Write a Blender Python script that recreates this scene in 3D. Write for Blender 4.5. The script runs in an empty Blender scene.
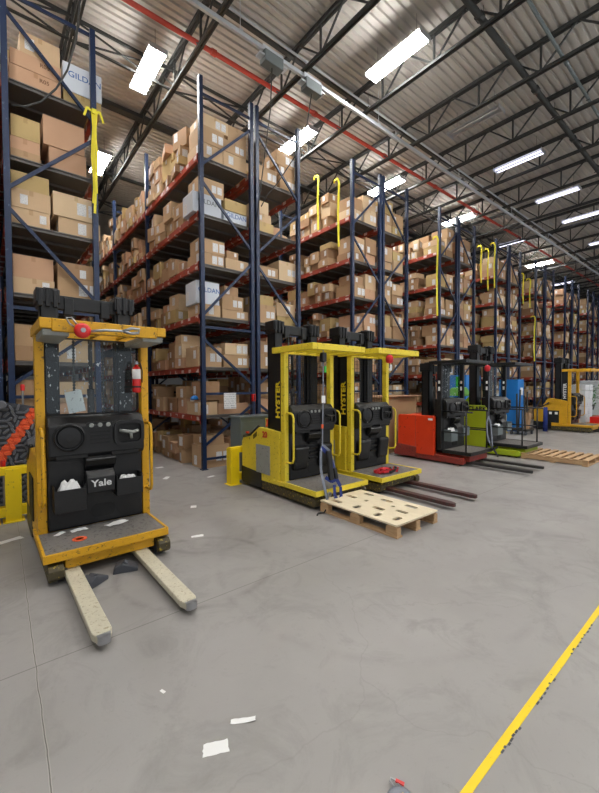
import bpy, math, random
import numpy as np
from mathutils import Vector, Matrix
PI = math.pi
C = bpy.context.scene.collection
SC = bpy.context.scene

# ------------------------------------------------------------------ materials
def _nt(name):
    m = bpy.data.materials.new(name); m.use_nodes = True
    nt = m.node_tree; b = nt.nodes['Principled BSDF']
    return m, nt, b
def N(nt, t, **kw):
    n = nt.nodes.new(t)
    for k, v in kw.items():
        if k in n.inputs: n.inputs[k].default_value = v
        else: setattr(n, k, v)
    return n
def c4(c): return (c[0], c[1], c[2], 1)
def srgb(r, g, b):
    f = lambda u: ((u/255+0.055)/1.055)**2.4 if u > 10 else u/255/12.92
    return (f(r), f(g), f(b))
def paint(name, col, rough=.5, metal=0, wear=None, wamt=.0, vary=.15, scale=6, bump=0.0, coat=0):
    """painted / plastic / metal surface with mottling and optional worn flecks of another colour"""
    m, nt, b = _nt(name)
    L = nt.links.new
    tc = N(nt, 'ShaderNodeTexCoord')
    n1 = N(nt, 'ShaderNodeTexNoise', Scale=scale, Detail=6.0, Roughness=.65)
    L(tc.outputs['Object'], n1.inputs['Vector'])
    mx = N(nt, 'ShaderNodeMix', data_type='RGBA')
    mx.inputs['A'].default_value = c4([x*(1-vary) for x in col])
    mx.inputs['B'].default_value = c4([min(1, x*(1+vary)) for x in col])
    L(n1.outputs['Fac'], mx.inputs['Factor'])
    out = mx.outputs['Result']
    if wear:
        n2 = N(nt, 'ShaderNodeTexNoise', Scale=scale*5, Detail=8.0, Roughness=.75)
        L(tc.outputs['Object'], n2.inputs['Vector'])
        r = N(nt, 'ShaderNodeValToRGB')
        r.color_ramp.elements[0].position = .62-wamt*.2; r.color_ramp.elements[1].position = .66-wamt*.2
        L(n2.outputs['Fac'], r.inputs['Fac'])
        m2 = N(nt, 'ShaderNodeMix', data_type='RGBA'); m2.inputs['B'].default_value = c4(wear)
        L(r.outputs['Color'], m2.inputs['Factor']); L(out, m2.inputs['A']); out = m2.outputs['Result']
    L(out, b.inputs['Base Color'])
    rr = N(nt, 'ShaderNodeMapRange'); rr.inputs['To Min'].default_value = max(.05, rough-.12); rr.inputs['To Max'].default_value = min(1, rough+.12)
    L(n1.outputs['Fac'], rr.inputs['Value']); L(rr.outputs['Result'], b.inputs['Roughness'])
    b.inputs['Metallic'].default_value = metal
    if coat: b.inputs['Coat Weight'].default_value = coat
    if bump:
        bp = N(nt, 'ShaderNodeBump', Strength=bump, Distance=.01)
        n3 = N(nt, 'ShaderNodeTexNoise', Scale=scale*8, Detail=4.0)
        L(tc.outputs['Object'], n3.inputs['Vector']); L(n3.outputs['Fac'], bp.inputs['Height']); L(bp.outputs['Normal'], b.inputs['Normal'])
    return m
M = {}
M['blue'] = paint('blue_upright', srgb(13, 36, 70), .42, wear=srgb(76, 92, 116), wamt=.05, vary=.25, scale=3)
M['orange'] = paint('orange_beam', srgb(190, 66, 34), .5, wear=srgb(225, 215, 205), wamt=.45, vary=.25, scale=2.2)
M['deck'] = paint('galvanised_deck', srgb(104, 101, 98), .55, .3, vary=.25, scale=4)
M['joist'] = paint('dark_joist', srgb(47, 49, 48), .5, vary=.2, scale=2)
M['yellow'] = paint('amber_paint', srgb(214, 160, 22), .42, wear=srgb(96, 74, 36), wamt=.22, vary=.14, scale=5)
M['lemon'] = paint('lemon_paint', srgb(232, 208, 56), .42, wear=srgb(120, 104, 40), wamt=.15, vary=.12, scale=5)
M['ochre'] = paint('ochre_paint', srgb(214, 162, 30), .45, wear=srgb(90, 70, 30), wamt=.1, vary=.15, scale=5)
M['safety'] = paint('safety_yellow', srgb(246, 214, 14), .45, wear=srgb(150, 130, 60), wamt=.05, vary=.1, scale=4)
M['black'] = paint('black_plastic', srgb(22, 23, 25), .4, vary=.3, scale=7, bump=.06)
M['blackmetal'] = paint('black_mast', srgb(20, 22, 24), .42, vary=.3, scale=5, wear=srgb(46, 48, 48), wamt=.05)
M['recess'] = paint('black_recess', srgb(14, 15, 16), .6, vary=.2)
M['matgrey'] = paint('grey_mat_lugs', srgb(98, 101, 108), .6, vary=.2, scale=8, bump=.1)
M['mat'] = paint('grey_floor_mat', srgb(112, 108, 104), .75, wear=srgb(70, 66, 62), wamt=.35, vary=.2, scale=6, bump=.25)
M['dirty'] = paint('grimy_skirt', srgb(70, 62, 40), .6, wear=srgb(190, 165, 50), wamt=.25, vary=.4, scale=6)
M['forkwhite'] = paint('worn_white_fork', srgb(200, 194, 172), .5, wear=srgb(160, 148, 120), wamt=.3, vary=.2, scale=9, bump=.15)
M['forkred'] = paint('dark_red_fork', srgb(74, 38, 36), .5, wear=srgb(60, 55, 52), wamt=.5, vary=.3, scale=5)
M['forkblack'] = paint('black_fork', srgb(44, 42, 42), .45, vary=.3)
M['steel'] = paint('bare_steel', srgb(170, 172, 175), .35, .85, vary=.15, scale=8)
M['silver'] = paint('silver_rail', srgb(205, 212, 218), .4, .35, vary=.08, scale=2)
M['greybox'] = paint('grey_enamel', srgb(104, 114, 116), .45, vary=.12)
M['panelgrey'] = paint('side_panel_grey', srgb(150, 154, 150), .45, wear=srgb(60, 60, 60), wamt=.15)
M['red'] = paint('red_enamel', srgb(214, 26, 24), .35, vary=.1, coat=.3)
M['raymond'] = paint('orange_red_body', srgb(226, 62, 20), .38, vary=.08, wear=srgb(120, 40, 25), wamt=.02, scale=3)
M['skirtred'] = paint('dark_red_skirt', srgb(142, 50, 40), .5, wear=srgb(70, 50, 46), wamt=.3)
M['lime'] = paint('lime_green_body', srgb(158, 178, 34), .42, vary=.1)
M['limebag'] = paint('bright_green_bag', srgb(112, 186, 70), .6, vary=.2)
M['white'] = paint('white_paper', srgb(236, 236, 234), .8, vary=.04)
M['whiteplastic'] = paint('white_film', srgb(214, 220, 224), .3, vary=.1, bump=.3)
M['bluecab'] = paint('bright_blue_panel', srgb(26, 120, 200), .45, vary=.1)
M['greensign'] = paint('green_sign', srgb(66, 190, 70), .5, vary=.05)
M['strap'] = paint('yellow_webbing', srgb(236, 222, 60), .7, vary=.12, scale=12)
M['navy'] = paint('navy_webbing', srgb(28, 48, 120), .75, vary=.2)
M['greyweb'] = paint('grey_webbing', srgb(120, 126, 138), .8, vary=.2, scale=15)
M['redweb'] = paint('red_webbing', srgb(196, 34, 44), .7, vary=.2)
M['pipe'] = paint('red_sprinkler_pipe', srgb(176, 60, 44), .45, vary=.12, scale=2)
M['rubber'] = paint('dark_rubber', srgb(64, 67, 74), .6, vary=.25, scale=8, bump=.1)
M['orangeplastic'] = paint('orange_plastic', srgb(236, 96, 52), .5, vary=.15)
M['wood'] = None
M['housing'] = paint('lamp_housing', srgb(190, 192, 195), .35, .6, vary=.06)
M['yellowtext'] = paint('yellow_lettering', srgb(232, 205, 40), .5, vary=.03)
M['whitetext'] = paint('white_lettering', srgb(222, 224, 224), .5, vary=.03)
M['redtext'] = paint('red_lettering', srgb(200, 40, 40), .5, vary=.03)
M['bluetext'] = paint('blue_lettering', srgb(58, 104, 170), .6, vary=.05)
M['browntext'] = paint('brown_lettering', srgb(112, 78, 52), .8, vary=.05)
M['blacktext'] = paint('black_lettering', srgb(30, 30, 32), .7, vary=.05)
M['reelgrey'] = paint('reel_grey', srgb(112, 116, 124), .4, .2, vary=.15)

def wood_mat(name, a, b_):
    m, nt, b = _nt(name); L = nt.links.new
    tc = N(nt, 'ShaderNodeTexCoord'); mp = N(nt, 'ShaderNodeMapping'); mp.inputs['Scale'].default_value = (14, 2.2, 14)
    L(tc.outputs['Object'], mp.inputs['Vector'])
    n = N(nt, 'ShaderNodeTexNoise', Scale=2.5, Detail=8.0, Roughness=.6, Distortion=1.2); L(mp.outputs['Vector'], n.inputs['Vector'])
    mx = N(nt, 'ShaderNodeMix', data_type='RGBA'); mx.inputs['A'].default_value = c4(a); mx.inputs['B'].default_value = c4(b_)
    L(n.outputs['Fac'], mx.inputs['Factor']); L(mx.outputs['Result'], b.inputs['Base Color']); b.inputs['Roughness'].default_value = .75
    return m
M['ply'] = wood_mat('pale_plywood', srgb(206, 190, 158), srgb(240, 228, 200))
M['wood'] = wood_mat('pallet_wood', srgb(150, 112, 74), srgb(214, 182, 140))

def emis(name, col, s, col2=(.9, .9, .9)):
    m, nt, b = _nt(name)
    b.inputs['Base Color'].default_value = c4(col2)
    b.inputs['Emission Color'].default_value = c4(col); b.inputs['Emission Strength'].default_value = s
    return m
M['tube_hot'] = emis('lit_tube_bright', (1, .98, .95), 40)
M['tube_dim'] = emis('lit_tube_dim', (.80, .80, 1), 1.1)
M['tube_off'] = paint('unlit_tube', srgb(180, 178, 176), .4)
M['daylight'] = emis('daylight_opening', (.85, .93, 1), 2.2)
M['led'] = emis('small_led', (.5, .65, 1), 3)

def cardboard():
    m, nt, b = _nt('cardboard'); L = nt.links.new
    at = N(nt, 'ShaderNodeAttribute', attribute_name='tint')
    tc = N(nt, 'ShaderNodeTexCoord')
    n = N(nt, 'ShaderNodeTexNoise', Scale=3.0, Detail=5.0); L(tc.outputs['Object'], n.inputs['Vector'])
    mr = N(nt, 'ShaderNodeMapRange'); mr.inputs['To Min'].default_value = .88; mr.inputs['To Max'].default_value = 1.1
    L(n.outputs['Fac'], mr.inputs['Value'])
    vm = N(nt, 'ShaderNodeVectorMath', operation='SCALE'); L(at.outputs['Color'], vm.inputs[0]); L(mr.outputs['Result'], vm.inputs['Scale'])
    L(vm.outputs['Vector'], b.inputs['Base Color']); b.inputs['Roughness'].default_value = .82
    return m
M['card'] = cardboard()
def tape_mat():
    m, nt, b = _nt('parcel_tape'); L = nt.links.new
    at = N(nt, 'ShaderNodeAttribute', attribute_name='tint')
    vm = N(nt, 'ShaderNodeVectorMath', operation='MULTIPLY'); vm.inputs[1].default_value = (.82, .76, .64); L(at.outputs['Color'], vm.inputs[0])
    L(vm.outputs['Vector'], b.inputs['Base Color']); b.inputs['Roughness'].default_value = .35
    return m
M['tape'] = tape_mat()
def label_mat():
    """white shipping label printed with rows of dark marks and a bar code band"""
    m, nt, b = _nt('shipping_label'); L = nt.links.new
    tc = N(nt, 'ShaderNodeTexCoord'); sp = N(nt, 'ShaderNodeSeparateXYZ'); L(tc.outputs['UV'], sp.inputs[0])
    mp = N(nt, 'ShaderNodeMapping'); mp.inputs['Scale'].default_value = (9, 11, 1); L(tc.outputs['UV'], mp.inputs['Vector'])
    n = N(nt, 'ShaderNodeTexNoise', Scale=1.6, Detail=2.0); L(mp.outputs['Vector'], n.inputs['Vector'])
    w = N(nt, 'ShaderNodeMath', operation='PINGPONG'); w.inputs[1].default_value = .07; L(sp.outputs['Y'], w.inputs[0])
    g = N(nt, 'ShaderNodeMath', operation='GREATER_THAN'); g.inputs[1].default_value = .04; L(w.outputs[0], g.inputs[0])
    h = N(nt, 'ShaderNodeMath', operation='GREATER_THAN'); h.inputs[1].default_value = .52; L(n.outputs['Fac'], h.inputs[0])
    ml = N(nt, 'ShaderNodeMath', operation='MULTIPLY'); L(g.outputs[0], ml.inputs[0]); L(h.outputs[0], ml.inputs[1])
    mx = N(nt, 'ShaderNodeMix', data_type='RGBA'); mx.inputs['A'].default_value = c4(srgb(226, 226, 226)); mx.inputs['B'].default_value = c4(srgb(158, 160, 164))
    L(ml.outputs[0], mx.inputs['Factor']); L(mx.outputs['Result'], b.inputs['Base Color']); b.inputs['Roughness'].default_value = .6
    return m
M['label'] = label_mat()

def post_mat():
    m = paint('punched_upright', srgb(13, 36, 70), .42, wear=srgb(80, 96, 120), wamt=.1, vary=.25, scale=3)
    nt = m.node_tree; L = nt.links.new; b = nt.nodes['Principled BSDF']
    src = b.inputs['Base Color'].links[0].from_socket
    tc = N(nt, 'ShaderNodeTexCoord'); sp = N(nt, 'ShaderNodeSeparateXYZ'); L(tc.outputs['Object'], sp.inputs[0])
    md = N(nt, 'ShaderNodeMath', operation='PINGPONG'); md.inputs[1].default_value = .0254; L(sp.outputs['Z'], md.inputs[0])
    g = N(nt, 'ShaderNodeMath', operation='GREATER_THAN'); g.inputs[1].default_value = .015; L(md.outputs[0], g.inputs[0])
    # holes sit on the middle of the face that looks along the row
    geo = N(nt, 'ShaderNodeTexCoord'); s2 = N(nt, 'ShaderNodeSeparateXYZ'); L(geo.outputs['Normal'], s2.inputs[0])
    ab = N(nt, 'ShaderNodeMath', operation='ABSOLUTE'); L(s2.outputs['X'], ab.inputs[0])
    gx = N(nt, 'ShaderNodeMath', operation='GREATER_THAN'); gx.inputs[1].default_value = .7; L(ab.outputs[0], gx.inputs[0])
    pm = N(nt, 'ShaderNodeMath', operation='PINGPONG'); pm.inputs[1].default_value = .04; L(sp.outputs['Y'], pm.inputs[0])
    gy = N(nt, 'ShaderNodeMath', operation='GREATER_THAN'); gy.inputs[1].default_value = .02; L(pm.outputs[0], gy.inputs[0])
    a = N(nt, 'ShaderNodeMath', operation='MULTIPLY'); L(g.outputs[0], a.inputs[0]); L(gx.outputs[0], a.inputs[1])
    a2 = N(nt, 'ShaderNodeMath', operation='MULTIPLY'); L(a.outputs[0], a2.inputs[0]); L(gy.outputs[0], a2.inputs[1])
    mx = N(nt, 'ShaderNodeMix', data_type='RGBA'); mx.inputs['B'].default_value = c4(srgb(8, 10, 16))
    L(a2.outputs[0], mx.inputs['Factor']); L(src, mx.inputs['A']); L(mx.outputs['Result'], b.inputs['Base Color'])
    return m
M['post'] = post_mat()
def beam_mat():
    m = paint('orange_beam_labelled', srgb(168, 66, 44), .5, wear=srgb(132, 66, 54), wamt=.4, vary=.25, scale=2.2)
    nt = m.node_tree; L = nt.links.new; b = nt.nodes['Principled BSDF']
    src = b.inputs['Base Color'].links[0].from_socket
    tc = N(nt, 'ShaderNodeTexCoord'); sp = N(nt, 'ShaderNodeSeparateXYZ'); L(tc.outputs['Object'], sp.inputs[0])
    p = N(nt, 'ShaderNodeMath', operation='PINGPONG'); p.inputs[1].default_value = .17; L(sp.outputs['Y'], p.inputs[0])
    g = N(nt, 'ShaderNodeMath', operation='GREATER_THAN'); g.inputs[1].default_value = .115; L(p.outputs[0], g.inputs[0])
    n = N(nt, 'ShaderNodeTexNoise', Scale=4.5, Detail=1.0); L(tc.outputs['Object'], n.inputs['Vector'])
    g2 = N(nt, 'ShaderNodeMath', operation='GREATER_THAN'); g2.inputs[1].default_value = .46; L(n.outputs['Fac'], g2.inputs[0])
    z = N(nt, 'ShaderNodeMath', operation='PINGPONG'); z.inputs[1].default_value = .055; L(sp.outputs['Z'], z.inputs[0])
    g3 = N(nt, 'ShaderNodeMath', operation='GREATER_THAN'); g3.inputs[1].default_value = .022; L(z.outputs[0], g3.inputs[0])
    a = N(nt, 'ShaderNodeMath', operation='MULTIPLY'); L(g.outputs[0], a.inputs[0]); L(g2.outputs[0], a.inputs[1])
    a2 = N(nt, 'ShaderNodeMath', operation='MULTIPLY'); L(a.outputs[0], a2.inputs[0]); L(g3.outputs[0], a2.inputs[1])
    mx = N(nt, 'ShaderNodeMix', data_type='RGBA'); mx.inputs['B'].default_value = c4(srgb(216, 200, 196))
    L(a2.outputs[0], mx.inputs['Factor']); L(src, mx.inputs['A']); L(mx.outputs['Result'], b.inputs['Base Color'])
    return m
M['beam'] = beam_mat()

def floor_mat():
    m, nt, b = _nt('concrete_floor'); L = nt.links.new
    tc = N(nt, 'ShaderNodeTexCoord'); O = tc.outputs['Object']
    def noise(s, d=6., r=.6, dist=0.):
        n = N(nt, 'ShaderNodeTexNoise', Scale=s, Detail=d, Roughness=r, Distortion=dist); L(O, n.inputs['Vector']); return n.outputs['Fac']
    def ramp(f, p0, p1, inv=False):
        r = N(nt, 'ShaderNodeMapRange'); r.inputs['From Min'].default_value = p0; r.inputs['From Max'].default_value = p1
        if inv: r.inputs['To Min'].default_value = 1; r.inputs['To Max'].default_value = 0
        L(f, r.inputs['Value']); return r.outputs['Result']
    def mix(f, a, col, amt=1.):
        x = N(nt, 'ShaderNodeMix', data_type='RGBA')
        if amt != 1.:
            k = N(nt, 'ShaderNodeMath', operation='MULTIPLY'); k.inputs[1].default_value = amt; L(f, k.inputs[0]); f = k.outputs[0]
        L(f, x.inputs['Factor'])
        if isinstance(a, tuple): x.inputs['A'].default_value = c4(a)
        else: L(a, x.inputs['A'])
        x.inputs['B'].default_value = c4(col); return x.outputs['Result']
    base = mix(ramp(noise(.55, 5.), .3, .7), srgb(140, 137, 134), srgb(158, 155, 152))
    base = mix(ramp(noise(2.2, 8., .7, 1.2), .5, .72), base, srgb(112, 110, 106), .5)
    base = mix(ramp(noise(38., 3.), .62, .72), base, srgb(120, 116, 110), .18)
    base = mix(ramp(noise(9., 9., .75, .6), .64, .72), base, srgb(104, 101, 97), .5)
    # long hairline cracks and scrapes
    vor = N(nt, 'ShaderNodeTexVoronoi', feature='DISTANCE_TO_EDGE', Scale=.42)
    dn = N(nt, 'ShaderNodeTexNoise', Scale=1.5, Detail=6.0); L(O, dn.inputs['Vector'])
    vm = N(nt, 'ShaderNodeVectorMath', operation='MULTIPLY_ADD'); L(dn.outputs['Color'], vm.inputs[0]); vm.inputs[1].default_value = (.9, .9, 0); L(O, vm.inputs[2])
    L(vm.outputs['Vector'], vor.inputs['Vector'])
    cr = ramp(vor.outputs['Distance'], .0, .0035, True)
    base = mix(cr, base, srgb(112, 108, 104), .22)
    # tyre scuffs: arcs
    for (cx, cy, rad, amt) in ((1.35, 3.0, .62, .38), (1.75, 3.6, .45, .3), (2.6, 2.2, 1.3, .14), (5.3, 1.8, 1.6, .14), (2.2, 3.9, .8, .2)):
        d = N(nt, 'ShaderNodeVectorMath', operation='DISTANCE'); L(O, d.inputs[0]); d.inputs[1].default_value = (cx, cy, 0)
        s = N(nt, 'ShaderNodeMath', operation='SUBTRACT'); s.inputs[1].default_value = rad; L(d.outputs['Value'], s.inputs[0])
        a = N(nt, 'ShaderNodeMath', operation='ABSOLUTE'); L(s.outputs[0], a.inputs[0])
        e = ramp(a.outputs[0], .0, .05, True)
        k = N(nt, 'ShaderNodeMath', operation='MULTIPLY'); L(e, k.inputs[0]); L(ramp(noise(3.3+rad), .42, .6), k.inputs[1])
        base = mix(k.outputs[0], base, srgb(84, 80, 76), amt)
    # joints
    sp = N(nt, 'ShaderNodeSeparateXYZ'); L(O, sp.inputs[0])
    skew = N(nt, 'ShaderNodeMath', operation='MULTIPLY_ADD'); skew.inputs[1].default_value = -.0233; L(sp.outputs['Y'], skew.inputs[0]); L(sp.outputs['X'], skew.inputs[2])
    def line(axis, pos, w, col, amt, wob=.012):
        n = N(nt, 'ShaderNodeTexNoise', Scale=5., Detail=4.); L(O, n.inputs['Vector'])
        a = N(nt, 'ShaderNodeMath', operation='MULTIPLY_ADD'); a.inputs[1].default_value = wob; L(n.outputs['Fac'], a.inputs[0]); L(skew.outputs[0] if axis == 'S' else sp.outputs[axis], a.inputs[2])
        s = N(nt, 'ShaderNodeMath', operation='SUBTRACT'); s.inputs[1].default_value = pos+wob/2; L(a.outputs[0], s.inputs[0])
        q = N(nt, 'ShaderNodeMath', operation='ABSOLUTE'); L(s.outputs[0], q.inputs[0])
        return mix(ramp(q.outputs[0], w*.6, w, True), base, col, amt)
    base = line('S', .122, .006, srgb(190, 186, 178), .5, .02)
    base = line('S', .122, .003, srgb(74, 70, 66), .8, .02)
    base = line('Y', 2.48, .004, srgb(96, 92, 88), .75, .008)
    base = line('X', 6.0, .004, srgb(96, 92, 88), .6, .006)
    base = line('X', 11.8, .004, srgb(96, 92, 88), .6, .006)
    base = line('Y', -3.3, .004, srgb(96, 92, 88), .6, .006)
    L(base, b.inputs['Base Color'])
    rr = ramp(noise(1.6, 6.), .3, .7)
    k = N(nt, 'ShaderNodeMapRange'); k.inputs['To Min'].default_value = .36; k.inputs['To Max'].default_value = .55; L(rr, k.inputs['Value']); L(k.outputs['Result'], b.inputs['Roughness'])
    bp = N(nt, 'ShaderNodeBump', Strength=.12, Distance=.004); L(noise(60., 4.), bp.inputs['Height']); L(bp.outputs['Normal'], b.inputs['Normal'])
    b.inputs['Specular IOR Level'].default_value = .4
    return m
M['floor'] = floor_mat()
M['roofdeck'] = paint('painted_roof_deck', srgb(188, 184, 177), .6, vary=.06, scale=.7)
M['wall'] = paint('white_wall', srgb(200, 202, 204), .8, vary=.05, scale=1)
def window_mat():
    m, nt, b = _nt('scratched_window'); L = nt.links.new
    out = nt.nodes['Material Output']
    tr = N(nt, 'ShaderNodeBsdfTransparent'); tr.inputs['Color'].default_value = (.9, .94, .95, 1)
    gl = N(nt, 'ShaderNodeBsdfGlossy'); gl.inputs['Roughness'].default_value = .08; gl.inputs['Color'].default_value = (.9, .95, 1, 1)
    m1 = N(nt, 'ShaderNodeMixShader'); m1.inputs[0].default_value = .025; L(tr.outputs[0], m1.inputs[1]); L(gl.outputs[0], m1.inputs[2])
    df = N(nt, 'ShaderNodeBsdfDiffuse'); df.inputs['Color'].default_value = (.7, .75, .78, 1)
    tc = N(nt, 'ShaderNodeTexCoord')
    mp = N(nt, 'ShaderNodeMapping'); mp.inputs['Scale'].default_value = (1, 1, .55); L(tc.outputs['Object'], mp.inputs['Vector'])
    n = N(nt, 'ShaderNodeTexNoise', Scale=42., Detail=3., Roughness=.5); L(mp.outputs['Vector'], n.inputs['Vector'])
    n2 = N(nt, 'ShaderNodeTexNoise', Scale=4., Detail=2.); L(tc.outputs['Object'], n2.inputs['Vector'])
    ad = N(nt, 'ShaderNodeMath', operation='MULTIPLY_ADD'); ad.inputs[1].default_value = .3; L(n2.outputs['Fac'], ad.inputs[0]); L(n.outputs['Fac'], ad.inputs[2])
    r = N(nt, 'ShaderNodeMapRange'); r.inputs['From Min'].default_value = .81; r.inputs['From Max'].default_value = .835; r.inputs['To Max'].default_value = .6
    L(ad.outputs[0], r.inputs['Value'])
    m2 = N(nt, 'ShaderNodeMixShader'); L(r.outputs['Result'], m2.inputs[0]); L(m1.outputs[0], m2.inputs[1]); L(df.outputs[0], m2.inputs[2])
    L(m2.outputs[0], out.inputs['Surface'])
    return m
M['window'] = window_mat()

# ------------------------------------------------------------------ mesh builder
class MB:
    def __init__(s): s.v = []; s.f = []; s.mi = []; s.uv = {}
    def face(s, pts, mi=0):
        b = len(s.v); s.v += [tuple(p) for p in pts]; s.f.append(list(range(b, b+len(pts)))); s.mi.append(mi); return s
    def box(s, x0, x1, y0, y1, z0, z1, mi=0, mat=None):
        P = [Vector((x, y, z)) for x in (x0, x1) for y in (y0, y1) for z in (z0, z1)]
        if mat is not None: P = [mat @ p for p in P]
        b = len(s.v); s.v += [tuple(p) for p in P]
        for q in ((0, 1, 3, 2), (4, 6, 7, 5), (0, 4, 5, 1), (2, 3, 7, 6), (0, 2, 6, 4), (1, 5, 7, 3)):
            s.f.append([b+i for i in q]); s.mi.append(mi)
        return s
    def prism(s, pts, d0, d1, axis='x', mi=0):
        """closed outline (a,b) swept along an axis"""
        def P(a, b_, d): return {'x': (d, a, b_), 'y': (a, d, b_), 'z': (a, b_, d)}[axis]
        n = len(pts); b = len(s.v)
        s.v += [P(a, c, d0) for a, c in pts]+[P(a, c, d1) for a, c in pts]
        for i in range(n):
            j = (i+1) % n; s.f.append([b+i, b+j, b+n+j, b+n+i]); s.mi.append(mi)
        s.f.append([b+i for i in range(n)][::-1]); s.mi.append(mi)
        s.f.append([b+n+i for i in range(n)]); s.mi.append(mi)
        return s
    def tube(s, pts, r, n=8, mi=0, cap=True, r2=None):
        pts = [Vector(p) for p in pts]; b = len(s.v); K = len(pts)
        up = None
        for k, p in enumerate(pts):
            t = (pts[min(k+1, K-1)]-pts[max(k-1, 0)]).normalized()
            if up is None: up = t.orthogonal().normalized()
            up = (up - t*up.dot(t)).normalized(); w = t.cross(up)
            rr = r if r2 is None else r+(r2-r)*k/(K-1)
            for i in range(n):
                a = 2*PI*(i+.5)/n; s.v.append(tuple(p+(up*math.cos(a)+w*math.sin(a))*rr))
        for k in range(K-1):
            for i in range(n):
                j = (i+1) % n; s.f.append([b+k*n+i, b+k*n+j, b+(k+1)*n+j, b+(k+1)*n+i]); s.mi.append(mi)
        if cap:
            s.f.append([b+i for i in range(n)][::-1]); s.mi.append(mi)
            s.f.append([b+(K-1)*n+i for i in range(n)]); s.mi.append(mi)
        return s
    def bar(s, p, q, w, h, mi=0, up=(0, 0, 1)):
        """rectangular bar from p to q, w across, h along 'up'"""
        p = Vector(p); q = Vector(q); t = (q-p).normalized(); u = Vector(up); 
        if abs(t.dot(u)) > .98: u = Vector((0, 1, 0))
        u = (u-t*u.dot(t)).normalized(); w_ = t.cross(u); b = len(s.v)
        for c in (p, q):
            for a, e in ((-1, -1), (1, -1), (1, 1), (-1, 1)): s.v.append(tuple(c+w_*a*w/2+u*e*h/2))
        for i in range(4):
            j = (i+1) % 4; s.f.append([b+i, b+j, b+4+j, b+4+i]); s.mi.append(mi)
        s.f.append([b+3, b+2, b+1, b]); s.mi.append(mi); s.f.append([b+4, b+5, b+6, b+7]); s.mi.append(mi)
        return s
    def lathe(s, prof, c=(0, 0, 0), axis='z', n=20, mi=0):
        b = len(s.v); K = len(prof)
        for r, h in prof:
            for i in range(n):
                a = 2*PI*i/n; x, y = r*math.cos(a), r*math.sin(a)
                p = {'z': (x, y, h), 'y': (x, h, y), 'x': (h, x, y)}[axis]
                s.v.append((p[0]+c[0], p[1]+c[1], p[2]+c[2]))
        for k in range(K-1):
            for i in range(n):
                j = (i+1) % n; s.f.append([b+k*n+i, b+k*n+j, b+(k+1)*n+j, b+(k+1)*n+i]); s.mi.append(mi)
        s.f.append([b+i for i in range(n)][::-1]); s.mi.append(mi)
        s.f.append([b+(K-1)*n+i for i in range(n)]); s.mi.append(mi)
        return s
    def build(s, name, mats, parent=None, bevel=0, smooth=False, seg=2, loc=None):
        me = bpy.data.meshes.new(name); me.from_pydata(s.v, [], s.f)
        if not isinstance(mats, (list, tuple)): mats = [mats]
        for m in mats: me.materials.append(m)
        me.polygons.foreach_set('material_index', s.mi)
        me.update()
        import bmesh
        bm = bmesh.new(); bm.from_mesh(me); bmesh.ops.recalc_face_normals(bm, faces=bm.faces); bm.to_mesh(me); bm.free()
        if smooth:
            for p in me.polygons: p.use_smooth = True
        o = bpy.data.objects.new(name, me); C.objects.link(o)
        if parent: o.parent = parent
        if loc is not None: o.location = loc
        if bevel:
            md = o.modifiers.new('edge', 'BEVEL'); md.width = bevel; md.segments = seg; md.limit_method = 'ANGLE'; md.angle_limit = math.radians(40)
        return o
def tag(o, label=None, cat=None, group=None, kind=None):
    if label: o['label'] = label
    if cat: o['category'] = cat
    if group: o['group'] = group
    if kind: o['kind'] = kind
    return o
def empty(name, loc, label, cat, group=None, rz=0):
    o = bpy.data.objects.new(name, None); C.objects.link(o); o.location = loc; o.rotation_euler = (0, 0, rz); o.empty_display_size = .1
    return tag(o, label, cat, group)
def mtext(name, s, size, loc, xdir, nrm, mat, parent, ext=.002, bold=.0, wide=1.0):
    """lettering as a mesh; xdir is the reading direction, nrm the way it faces"""
    cu = bpy.data.curves.new('tmp', 'FONT'); cu.body = s; cu.size = size; cu.extrude = ext; cu.align_x = 'CENTER'; cu.align_y = 'CENTER'; cu.offset = bold
    o = bpy.data.objects.new('tmp', cu); C.objects.link(o); bpy.context.view_layer.update()
    me = bpy.data.meshes.new_from_object(o.evaluated_get(bpy.context.evaluated_depsgraph_get())); bpy.data.objects.remove(o)
    me.materials.clear(); me.materials.append(mat); me.name = name
    xd = Vector(xdir).normalized(); n = Vector(nrm).normalized(); yd = n.cross(xd)
    R = Matrix(((xd.x*wide, yd.x, n.x, loc[0]), (xd.y*wide, yd.y, n.y, loc[1]), (xd.z*wide, yd.z, n.z, loc[2]), (0, 0, 0, 1)))
    me.transform(R); q = bpy.data.objects.new(name, me); C.objects.link(q)
    if parent: q.parent = parent
    return q

# ------------------------------------------------------------------ camera
CAM_H = 1.5129; FPX = 380.84; PITCH = -0.0256; ROLL = -0.0046; YAW = 0.8819
Fv = Vector((math.cos(YAW)*math.cos(PITCH), math.sin(YAW)*math.cos(PITCH), math.sin(PITCH)))
Rv = Vector((math.sin(YAW), -math.cos(YAW), 0)); Uv = Rv.cross(Fv)
R2 = Rv*math.cos(ROLL)+Uv*math.sin(ROLL); U2 = -Rv*math.sin(ROLL)+Uv*math.cos(ROLL)
cam = bpy.data.cameras.new('camera'); co = bpy.data.objects.new('camera', cam); C.objects.link(co)
mt = Matrix(((R2.x, U2.x, -Fv.x, 0), (R2.y, U2.y, -Fv.y, 0), (R2.z, U2.z, -Fv.z, CAM_H), (0, 0, 0, 1)))
co.matrix_world = mt
cam.sensor_fit = 'HORIZONTAL'; cam.sensor_width = 36; cam.lens = FPX/599*36; cam.clip_end = 200
SC.camera = co
def project(p):
    v = Vector(p)-Vector((0, 0, CAM_H)); z = v.dot(Fv)
    return (299.5+FPX*v.dot(R2)/max(z, .05), 396.5-FPX*v.dot(U2)/max(z, .05), z)

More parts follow.
